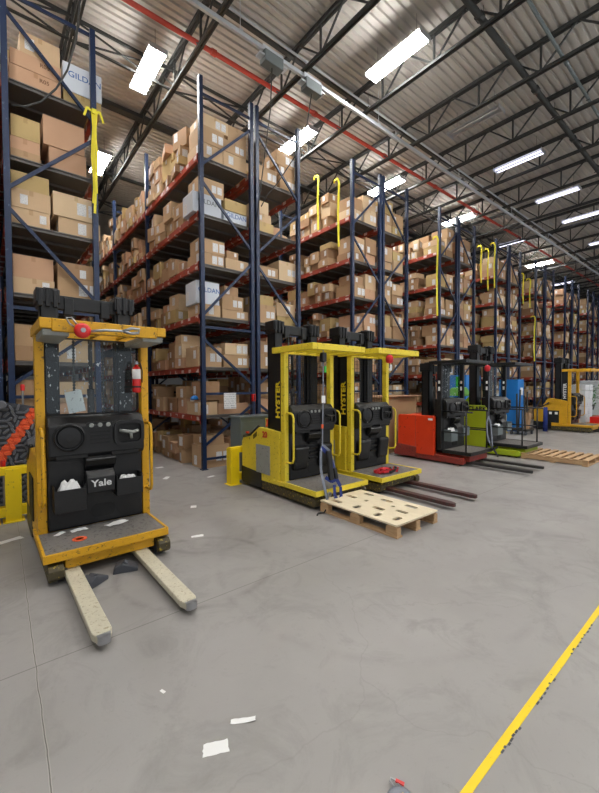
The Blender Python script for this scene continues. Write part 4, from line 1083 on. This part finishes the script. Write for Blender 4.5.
b = MB(); webb(b, [(-.0, .1, .78), (-.07, .06, .72), (-.10, .03, .5), (-.09, -.02, .3), (-.05, -.04, .12)], .04); webb(b, [(.0, .1, .78), (.07, .05, .70), (.12, .02, .5), (.11, -.02, .32)], .04)
b.build('shoulder_strap', M['greyweb'], e)
b = MB(); webb(b, [(-.05, .08, .76), (.02, .06, .70), (.08, .04, .62)], .05); webb(b, [(.06, -.04, .30), (.05, -.06, .16), (.10, -.07, .10), (.16, -.06, .14), (.17, -.04, .26), (.12, -.02, .36)], .045); webb(b, [(-.05, .0, .40), (.04, -.02, .34), (.12, -.02, .36)], .045); webb(b, [(.08, .04, .62), (.12, -.02, .36)], .04)
b.build('leg_loop', M['navy'], e)
b = MB(); b.bar((.02, .02, .72), (.03, -.02, .36), .07, .05); b.bar((.10, .0, .5), (.12, -.02, .36), .05, .04); b.build('shock_pack', M['black'], e, bevel=.01)
b = MB(); b.lathe([(.03, -.008), (.03, .008), (.018, .008), (.018, -.008)], (-.03, -.05, .20), 'y', 14); b.lathe([(.026, -.008), (.026, .008), (.015, .008), (.015, -.008)], (.05, -.07, .11), 'y', 14); b.build('ring', M['steel'], e)
b = MB(); b.tube([(-.05, -.04, .12), (-.10, -.08, .06), (-.16, -.09, .012), (-.22, -.05, .01), (-.28, -.1, .01)], .009, 6); b.build('tail_strap', M['black'], e, smooth=True)
# red harness heap
e = empty('safety_harness', (4.52, 3.52, .24), 'red and black safety harness heaped on the second lemon truck platform', 'harness')
r = random.Random(8)
for mat, nm, n_ in (('redweb', 'red_webbing', 3), ('black', 'black_webbing', 2)):
    b = MB()
    for q in range(n_):
        pts = []; a = r.uniform(0, 6)
        cx, cy = r.uniform(-.1, .14), r.uniform(-.06, .05)
        for t in range(9): pts.append((cx+(.12+.03*q)*math.cos(a+t*.7), cy+.07*math.sin(a+t*.75), .02+.03*abs(math.sin(t*1.3+q))))
        webb(b, pts, .035, .012)
    b.build(nm, M[mat], e)
b = MB(); b.prism([(a, c_) for a, c_ in rrect(.14, .09, .03)], 0, .07, 'z'); b.build('red_pad', M['redweb'], e, bevel=.015)
# red lanyard reels hanging from guards
def reel(x, y, z, lab):
    e = empty('lanyard_reel', (x, y, z), lab, 'lanyard reel')
    b = MB(); b.lathe([(.02, -.13), (.045, -.12), (.055, -.08), (.052, -.04), (.03, -.015), (.01, -.01)], (0, 0, 0), 'z', 16); b.build('reel_case', M['redweb'], e, smooth=True)
    b = MB(); b.tube([(0, 0, 0.0), (0, 0, -.02)], .012, 8); b.build('swivel', M['steel'], e)
    b = MB(); b.tube([(0, 0, -.13), (.0, 0, -.2)], .006, 6); b.build('cable_end', M['black'], e)
reel(4.42, 3.36, 1.97, 'dark red lanyard reel hanging under the second lemon truck guard')
reel(7.62, 3.44, 1.93, 'dark red lanyard reel hanging under the orange-red truck guard')
e = empty('safety_harness', (7.72, 3.45, .0), 'dark grey harness hanging at the platform corner of the orange-red truck', 'harness')
b = MB(); webb(b, [(0, 0, 1.7), (0, 0, .9)], .012); webb(b, [(0, 0, .9), (-.08, 0, .8), (-.1, -.02, .55), (-.06, -.05, .38)], .05); webb(b, [(0, 0, .9), (.08, 0, .78), (.1, -.02, .5), (.06, -.05, .3)], .05); b.build('shoulder_strap', M['greyweb'], e)
b = MB(); webb(b, [(-.06, -.05, .38), (.0, -.08, .28), (.08, -.1, .2), (.16, -.12, .1)], .045); webb(b, [(.06, -.05, .3), (.02, -.09, .26), (.1, -.14, .3)], .045); b.build('leg_loop', M['black'], e)

# ------------------------------------------------------------------ pallets
def slot_poly(cx, cy, w, h): return [(cx+a, cy+b_) for a, b_ in rrect(w, h, min(w, h)*.35, 3)]
e = empty('wooden_pallet', (3.48, 2.83, 0), 'pale plywood topped pallet with slotted holes lying in front of the beacon truck', 'pallet')
PXh, PYh = .37, .56
cu = bpy.data.curves.new('top', 'CURVE'); cu.dimensions = '2D'; cu.fill_mode = 'BOTH'; cu.extrude = .009
holes = [(-.25, .4, .07, .17), (.03, .42, .07, .17), (.26, .33, .07, .15), (-.22, .10, .12, .07), (0.03, .18, .06, .06), (.22, .02, .07, .16), (-.08, -.10, .07, .16), (-.25, -.22, .11, .07), (.02, -.34, .06, .15), (.10, -.16, .05, .05), (.25, -.30, .07, .16), (-.2, -.44, .12, .07)]
for poly in [[(-PXh, -PYh), (PXh, -PYh), (PXh, PYh), (-PXh, PYh)]]+[slot_poly(*h) for h in holes]:
    sp = cu.splines.new('POLY'); sp.points.add(len(poly)-1); sp.use_cyclic_u = True
    for i, (a, b_) in enumerate(poly): sp.points[i].co = (a, b_, 0, 1)
to = bpy.data.objects.new('tmp', cu); C.objects.link(to); bpy.context.view_layer.update()
me = bpy.data.meshes.new_from_object(to.evaluated_get(bpy.context.evaluated_depsgraph_get())); bpy.data.objects.remove(to)
me.materials.clear(); me.materials.append(M['ply']); me.transform(Matrix.Translation((0, 0, .128)))
q = bpy.data.objects.new('top_sheet', me); C.objects.link(q); q.parent = e
for x in (-PXh+.02, 0, PXh-.02):
    for y in (-PYh+.07, 0, PYh-.07):
        b = MB(); b.box(x-.045 if x > .1 else x-.02 if x < -.1 else x-.035, x+.02 if x > .1 else x+.045 if x < -.1 else x+.035, y-.07, y+.07, .0185, .101); b.build('block', M['wood'], e, bevel=.003)
for y in (-PYh+.07, 0, PYh-.07):
    b = MB(); b.box(-PXh, PXh, y-.05, y+.05, .1015, .1185); b.build('stringer_board', M['wood'], e)
for x in (-PXh+.045, 0, PXh-.045):
    b = MB(); b.box(x-.045, x+.045, -PYh, PYh, 0, .018); b.build('bottom_board', M['wood'], e)
e = empty('wooden_pallet', (9.07, 2.6, 0), 'weathered slatted wooden pallet lying on the floor before the lime green truck', 'pallet')
for i in range(8):
    y = -.53+i*.151; b = MB(); b.box(-.5, .5, y-.045, y+.045, .102, .12); b.build('deck_board', M['wood'], e, bevel=.003)
for x in (-.46, 0, .46):
    b = MB(); b.box(x-.022, x+.022, -.575, .575, .018, .1015); b.build('stringer', M['wood'], e, bevel=.003)
for y in (-.53, 0, .53):
    b = MB(); b.box(-.5, .5, y-.045, y+.045, 0, .018); b.build('bottom_board', M['wood'], e)

# ------------------------------------------------------------------ guard rails
def guard(x0, x1, y, h, lab, posts):
    e = empty('guard_rail', ((x0+x1)/2, y, 0), lab, 'guard rail'); cx = (x0+x1)/2
    b = MB(); b.box(x0-cx, x1-cx, -.05, .05, h-.09, h); b.build('top_rail', M['safety'], e, bevel=.008)
    b = MB(); b.box(x0-cx, x1-cx, -.05, .05, .06, .17); b.build('bottom_rail', M['safety'], e, bevel=.008)
    for p in posts:
        b = MB(); b.box(p-cx-.075, p-cx+.075, -.07, -.051, .0, h-.02); b.box(p-cx-.075, p-cx-.055, -.051, .07, 0, h-.02); b.box(p-cx+.055, p-cx+.075, -.051, .07, 0, h-.02); b.box(p-cx-.1, p-cx+.1, -.1, .1, 0, .012); b.build('post', M['safety'], e, bevel=.004)
guard(-1.9, .42, 5.42, .62, 'bright yellow guard barrier in front of the pile of dark plastic mats', (.0, .22, -.9, -1.8))
guard(2.88, 4.2, 5.22, .58, 'yellow guard rail at the rack foot behind the beacon truck', (2.95, 4.12))
guard(11.6, 13.0, 5.3, .6, 'yellow guard rail beyond the lime green truck', (11.7, 12.9))

# ------------------------------------------------------------------ pile of interlocking mats
e = empty('plastic_mat', (-.25, 5.78, .0), 'grey knobbly plastic mat leaning behind the yellow barrier with an orange stripe', 'plastic mat')
r = random.Random(5)
slab = MB(); slab.prism([(-.95, .02), (-.95, 1.55), (-.1, 1.45), (.78, 1.27), (.80, .9), (.80, .02)], .03, .06, 'y'); 
slab.build('backing', M['rubber'], e)
g1 = MB(); g2 = MB()
def lug(mb, x, z, a, L=.115, w_=.036):
    R = Matrix.Translation((x, 0, z)) @ Matrix.Rotation(a, 4, 'Y')
    P = rrect(L, w_, w_*.45, 2); n = len(P); b0 = len(mb.v)
    mb.v += [tuple(R @ Vector((p[0], .03, p[1]))) for p in P]+[tuple(R @ Vector((p[0]*.88, .004, p[1]*.75))) for p in P]
    for i in range(n): j = (i+1) % n; mb.f.append([b0+i, b0+j, b0+n+j, b0+n+i]); mb.mi.append(0)
    mb.f.append([b0+n+i for i in range(n)]); mb.mi.append(0)
ang = math.atan2(.58, .36); ca, sa = math.cos(ang), math.sin(ang)   # stripe direction
for i in range(-30, 34):
    for j in range(-26, 28):
        u, v = i*.088+(j % 2)*.044, j*.05
        x = .56+u*ca-v*sa; z = 1.01+u*sa+v*ca
        top = 1.55-(x+.95)*.118 if x < -.1 else 1.45-(x+.1)*.205
        if x < -.92 or x > .77 or z < .06 or z > top-.04: continue
        orange = (j in (-1, 0))
        lug(g2 if orange else g1, x, z, -(ang+((-1.0, .25, 1.1, -.3)[(i*3+j*5) % 4] if not orange else 1.2*(-1)**(i+j))), .088 if not orange else .085, .032 if not orange else .05)
g2.prism([(.56+u*ca-v*sa, 1.01+u*sa+v*ca) for u, v in ((-1.08, -.078), (.30, -.078), (.24, .03), (-1.08, .03))], .022, .0299, 'y')
g1.build('lug_field', M['matgrey'], e); g2.build('stripe', M['orangeplastic'], e)
for x, z in ((.36, 1.30), (.70, .86)):
    b = MB(); b.prism([(x+a, z+b_) for a, b_ in [(p[0]*math.cos(.5)-p[1]*math.sin(.5), p[0]*math.sin(.5)+p[1]*math.cos(.5)) for p in rrect(.16, .09, .035)]], -.09, .03, 'y'); b.build('foot', M['matgrey'], e, bevel=.01)
for x, y, z0, z1, lb in ((.36, 5.95, 0, 1.56, 'thin post whose red cap shows above the leaning mat'), (.14, 5.56, 0, .68, 'short post with a dark red cap just behind the yellow barrier')):
    e = empty('marker_post', (x, y, 0), lb, 'post')
    b = MB(); b.tube([(0, 0, z0), (0, 0, z1-.08)], .012, 8); b.build('shaft', M['steel'], e); b = MB(); b.lathe([(.022, z1-.08), (.024, z1-.02), (.018, z1)], (0, 0, 0), 'z', 12); b.build('cap', M['red'], e)

# ------------------------------------------------------------------ tapes and straps on the racks
def strap(pts, lab, w=.05, group=None, cat='strap', mat='strap'):
    b = MB()
    for a, c_ in zip(pts[:-1], pts[1:]): b.bar(a, c_, w, .006, up=(0, 1, .03))
    return small('yellow_strap' if mat == 'strap' else 'strap', b, M[mat], lab, cat, group)
e = empty('barrier_tape', (1.325, Y0-.03, 5.62), 'yellow barrier tape knotted round the near rack post and hanging down', 'barrier tape')
b = MB(); 
for k, (dx, ln) in enumerate(((-.02, 1.35), (0, 1.5), (.02, 1.2))):
    pts = [(dx+.012*math.sin(t*1.7+k), -.012*k, -t*ln/6) for t in range(7)]
    for a, c_ in zip(pts[:-1], pts[1:]): b.bar(a, c_, .034, .003, up=(0, 1, .1))
b.build('tail', M['strap'], e)
b = MB(); b.bar((-.02, 0, 0), (-.09, -.01, .03), .03, .004, up=(0, 1, 0)); b.bar((-.09, -.01, .03), (-.13, 0, -.10), .03, .004, up=(0, 1, 0)); b.bar((.02, 0, 0), (.08, -.01, .03), .03, .004, up=(0, 1, 0)); b.bar((.08, -.01, .03), (.13, 0, -.11), .03, .004, up=(0, 1, 0)); b.box(-.03, .03, -.03, .01, -.035, .035)
b.build('knot', M['strap'], e)
XC, XE, XG, XI = XA+PER-.05, XA+2*PER-.09, XA+3*PER-.09, XA+4*PER-.09
GS = 'yellow straps hanging on the rack faces'
def loop_strap(x, y, z0, z1, lab):
    pts = [(x, y+.12, z1-.06), (x-.02, y+.1, z1), (x-.02, y-.02, z1), (x-.02, y-.06, z1-.12), (x-.02, y-.03, (z0+z1)/2), (x-.02, y-.05, z0)]
    b = MB()
    for a, c_ in zip(pts[:-1], pts[1:]): b.bar(a, c_, .05, .01, up=(1, .6, .03))
    return small('yellow_strap', b, M['strap'], lab, 'strap', GS)
loop_strap(XC-.05, 7.62, 5.68, 7.12, 'yellow strap hanging on the fourth rack face, deeper of the two')
loop_strap(XC-.05, 6.86, 5.02, 6.72, 'yellow strap hanging on the fourth rack face, closer to its end post')
loop_strap(XE-.02, 6.50, 3.7, 6.15, 'long yellow strap down the end post of the rack behind the lime green truck')
for y, z0, z1, lb in ((7.02, 5.5, 6.95, 'deepest of three yellow loops hanging on the rack past the lime truck'), (6.76, 5.15, 6.75, 'middle of three yellow loops hanging on the rack past the lime truck'), (6.52, 5.2, 6.9, 'yellow loop closest to the end post on the rack past the lime truck')):
    loop_strap(XG, y, z0, z1, lb)
for y, z0, z1, lb in ((6.98, 5.2, 6.6, 'paler yellow loop high on the rack behind the ochre truck, deeper one'), (6.7, 5.0, 6.3, 'paler yellow loop high on the rack behind the ochre truck, middle one'), (6.5, 2.6, 4.6, 'yellow strap lower on the rack behind the ochre truck')):
    loop_strap(XI, y, z0, z1, lb)
# cable on the near rack, notice and red alarm on the rack end
b = MB(); b.tube([(1.17, 6.34, 7.5), (1.15, 6.33, 7.0), (1.10, 6.32, 6.5), (.98, 6.32, 6.0), (.84, 6.32, 5.68), (.66, 6.33, 5.42), (.48, 6.34, 5.28), (.34, 6.37, 5.25)], .013, 8)
small('hanging_cable', b, M['joist'], 'dark cable looping across the front of the rack with the yellow tape', 'cable', smooth=True)
b = MB(); b.box(-.13, .13, -.004, .004, -.15, .15); o = b.build('rack_notice', M['label']); o.location = (3.59, Y0+.006, 1.25); tag(o, 'white notice sheet hung on the brace of the open aisle rack end', 'notice')
me = o.data; l = me.uv_layers.new(name='UVMap')
for p in me.polygons:
    for li in p.loop_indices:
        v = me.vertices[me.loops[li].vertex_index].co; l.data[li].uv = ((v.x+.13)/.26, (v.z+.15)/.3)
e = empty('alarm_box', (4.10, Y0-.032, 1.3), 'small red box clipped to the blue posts behind the beacon truck', 'alarm box')
b = MB(); b.box(-.04, .03, -.03, .03, -.07, .07); b.build('case', M['red'], e, bevel=.008); b = MB(); b.box(-.02, .0, -.035, -.03, -.06, .06); b.build('face_plate', M['black'], e)
b = MB(); b.lathe([(.06, 0), (.075, .03), (.05, .08), (.02, .1)], (0, 0, 0), 'z', 9); o = b.build('blue_cloth', M['bluecab']); o.location = (3.0, 6.72, 1.28); 
o.scale = (1.1, .9, .8); tag(o, 'bright blue cloth stuffed between boxes near the open aisle corner', 'cloth')
b = MB(); b.box(-.62, .75, -.45, .42, 0, .012); b.box(-.2, .8, -.5, .42, .013, .024); o = b.build('cardboard_sheet', M['card']); o.location = (7.45, 5.72, 1.27)
a = o.data.attributes.new('tint', 'FLOAT_COLOR', 'FACE'); a.data.foreach_set('color', [x for t in o.data.polygons for x in (*TINTS[4], 1)])
tag(o, 'flat brown sheets laid over the bulk carton behind the orange-red truck', 'sheet')
e = empty('bulk_carton', (7.5, 5.72, 0), 'large open bulk carton on the floor behind the orange-red truck', 'box')
b = MB(); b.box(-.55, .55, -.4, .4, 0, 1.25); o = b.build('carton_body', M['card'], e); a = o.data.attributes.new('tint', 'FLOAT_COLOR', 'FACE'); a.data.foreach_set('color', [x for t in o.data.polygons for x in (*TINTS[1], 1)])
b = MB(); b.box(-.552, -.55, -.3, .0, .7, 1.0); b.build('shipping_label', M['white'], e)

# ------------------------------------------------------------------ things beyond the lime truck
e = empty('storage_cabinet', (10.6, 5.5, 0), 'bright blue cabinet with a green sign seen through the orange-red truck', 'cabinet')
b = MB(); b.box(-.35, .5, -.3, .3, 0, 1.82); co_ = b.build('cabinet_body', M['bluecab'], e, bevel=.01)
b = MB(); b.box(-.352, -.35, -.2, .0, 1.5, 1.78); b.build('green_sign', M['greensign'], e); b = MB(); b.box(-.12, .1, -.304, -.301, 1.45, 1.75); b.build('green_notice', M['greensign'], e)
mtext('sign_arrow', 'i', .16, (-.01, -.306, 1.6), (1, 0, 0), (0, -1, 0), M['whitetext'], e)
e = empty('storage_cabinet', (13.75, 5.4, 0), 'bright blue cabinet beyond the lime green truck', 'cabinet')
b = MB(); b.box(-.25, .25, -.3, .3, 0, 1.72); b.build('cabinet_body', M['bluecab'], e, bevel=.01); b = MB(); b.box(-.05, .15, -.306, -.301, 1.2, 1.45); b.build('notice', M['white'], e)
b = MB(); b.prism([(-.25, 0), (.25, 0), (.18, .12), (.1, .2), (-.12, .22), (-.2, .1)], -.18, .18, 'x'); o = b.build('green_bag', M['limebag'], bevel=.03); o.location = (8.93, 4.72, 1.27); tag(o, 'bright green bag lying on top of the lime green truck body', 'bag')
e = empty('stretch_wrap_cart', (12.9, 4.75, 0), 'dark hand cart with poles standing beside the second blue cabinet', 'cart')
b = MB(); b.box(-.3, .3, -.25, .25, .12, .18); b.build('deck', M['black'], e)
b = MB(); 
for x, y in ((-.28, -.2), (-.1, .1), (.1, -.1), (.28, .2)): b.tube([(x, y, .18), (x*1.4, y, 1.3+.3*x)], .025, 8)
b.build('pole', M['joist'], e)
for x, y in ((-.25, -.2), (.25, -.2), (-.25, .2), (.25, .2)):
    b = MB(); b.lathe([(.06, -.02), (.06, .02)], (x, y, .06), 'y', 12); b.build('wheel', M['rubber'], e)
b = MB(); b.prism([(-.08, 0), (.06, .0), (.16, .45), (.0, .5)], -.12, .0, 'y'); o = b.build('open_carton', M['card']); a = o.data.attributes.new('tint', 'FLOAT_COLOR', 'FACE'); a.data.foreach_set('color', [x for t in o.data.polygons for x in (*TINTS[3], 1)])
o.location = (12.95, 4.68, .181); tag(o, 'tilted brown carton riding on the dark hand cart', 'box')
b = MB(); b.tube([(0, 0, 0), (0, 0, .8)], .07, 12, r2=.06); o = b.build('blue_drum', M['navy'], smooth=True); o.location = (14.3, 4.55, 0); tag(o, 'dark blue upright roll between the hand cart and the ochre truck', 'roll')
r = random.Random(21)
for i, (x, y, h, mt_, lb) in enumerate([(17.6, 4.6, 1.5, 'whiteplastic', 'tall white film wrapped load behind the ochre truck cab'), (20.0, 5.35, 1.25, 'whiteplastic', 'lower white film wrapped load beyond the ochre truck'), (20.4, 3.9, .8, 'whiteplastic', 'low white wrapped load at the edge of view past the ochre truck'), (22.5, 5.1, 1.7, 'whiteplastic', 'tallest white wrapped load far along the rack ends'), (17.2, 3.45, .35, 'red', 'low red crate on the floor beyond the ochre truck')]):
    e = empty('wrapped_pallet_load' if mt_ != 'red' else 'red_crate', (x, y, 0), lb, 'pallet load' if mt_ != 'red' else 'crate')
    b = MB(); b.box(-.5, .5, -.5, .5, .0, .12); b.build('pallet_base', M['wood'], e)
    b = MB(); z = .122
    while z < h:
        dz = min(.3, h-z+.05)
        for q in range(2): b.box(-.48+q*.49, -.01+q*.48, -.47+r.uniform(0, .03), .47, z, z+dz-.006)
        z += dz
    b.build('wrapped_goods', M[mt_], e, bevel=.02)
e = empty('potted_plant', (18.6, 4.35, 0), 'leafy green plant on a stand beyond the ochre truck', 'plant')
b = MB(); b.tube([(0, 0, 0), (0, 0, .9)], .03, 8); b.lathe([(.12, .55), (.16, .75), (.15, .75), (.1, .6)], (0, 0, 0), 'z', 12); b.build('stand', M['joist'], e)
b = MB()
for k in range(150):
    a = r.uniform(0, 2*PI); rr = r.uniform(.05, .38); z = r.uniform(.7, 1.5); p = Vector((rr*math.cos(a), rr*math.sin(a), z)); d = Vector((r.uniform(-1, 1), r.uniform(-1, 1), r.uniform(-.4, .6))).normalized()*.1; s_ = d.cross(Vector((0, 0, 1))).normalized()*.035
    b.face([p-d, p+s_, p+d, p-s_+Vector((0, 0, .01))])
M['leaf'] = paint('leaf_green', srgb(70, 120, 66), .5, vary=.3); b.build('foliage', M['leaf'], e)['kind'] = 'stuff'

# ------------------------------------------------------------------ floor line and reel by the lens edge
b = MB(); n = 90; r = random.Random(2); x0, x1 = -6, 30
prevs = []
for i in range(n+1):
    x = x0+(x1-x0)*i/n; w0 = .657+r.uniform(-.003, .003); w1 = .688+r.uniform(-.0015, .0015); prevs += [(x, w0, .0004), (x, w1, .0004), (x, w0, .0016), (x, w1, .0016)]
b.v = prevs
for i in range(n):
    k = i*4; b.f += [[k+2, k+6, k+7, k+3], [k, k+4, k+6, k+2], [k+1, k+3, k+7, k+5]]; b.mi += [0, 0, 0]
M['tapeline'] = paint('floor_line_yellow', srgb(240, 206, 10), .45, wear=srgb(60, 56, 40), wamt=-.1, vary=.06, scale=6)
small('floor_line', b, M['tapeline'], 'worn yellow tape line running across the open concrete floor', 'floor line')
r = random.Random(12); b = MB()
for x in [1.62+.028*i for i in range(7)]+[2.0+.045*i for i in range(6)]+[2.52+.05*i for i in range(9)]:
    y = .656+r.uniform(-.004, .006); a = r.uniform(.006, .014)
    b.box(x-a, x+a, y-.004, y+.004, .0017, .0024)
small('tape_residue', b, M['rubber'], 'broken row of dark specks along the worn edge of the yellow floor line', 'residue')['kind'] = 'stuff'
e = empty('retractable_reel', (1.125, .80, 0), 'small round grey reel with a red tab at the bottom edge of view', 'reel')
b = MB(); b.lathe([(.05, .0), (.053, .006), (.053, .02), (.045, .026), (.04, .024), (.0005, .024)], (0, 0, 0), 'z', 28); b.build('case', M['reelgrey'], e, smooth=False)
b = MB(); b.box(-.02, -.005, -.01, .02, .024, .0255); b.box(.005, .025, .005, .012, .024, .0255); b.build('mark', M['yellowtext'], e)
b = MB(); b.tube([(.025, .045, .012), (.03, .072, .014), (.042, .078, .014), (.05, .06, .012), (.045, .035, .012)], .004, 8); b.build('loop', M['steel'], e, smooth=True)
b = MB(); b.bar((.048, .06, .016), (.06, .03, .016), .012, .006); b.build('red_tab', M['red'], e)

# ------------------------------------------------------------------ world, colour management
wd = bpy.data.worlds.new('world'); SC.world = wd; wd.use_nodes = True
bg = wd.node_tree.nodes['Background']; bg.inputs[0].default_value = (.93, .96, 1, 1); bg.inputs[1].default_value = .35
SC.view_settings.view_transform = 'Standard'; SC.view_settings.look = 'None'; SC.view_settings.exposure = 1.0; SC.view_settings.gamma = 1; SC.view_settings.use_curve_mapping = False
SC.cycles.max_bounces = 6; SC.cycles.diffuse_bounces = 4; SC.cycles.sample_clamp_indirect = 6; SC.cycles.transparent_max_bounces = 8
SC.cycles.use_denoising = True
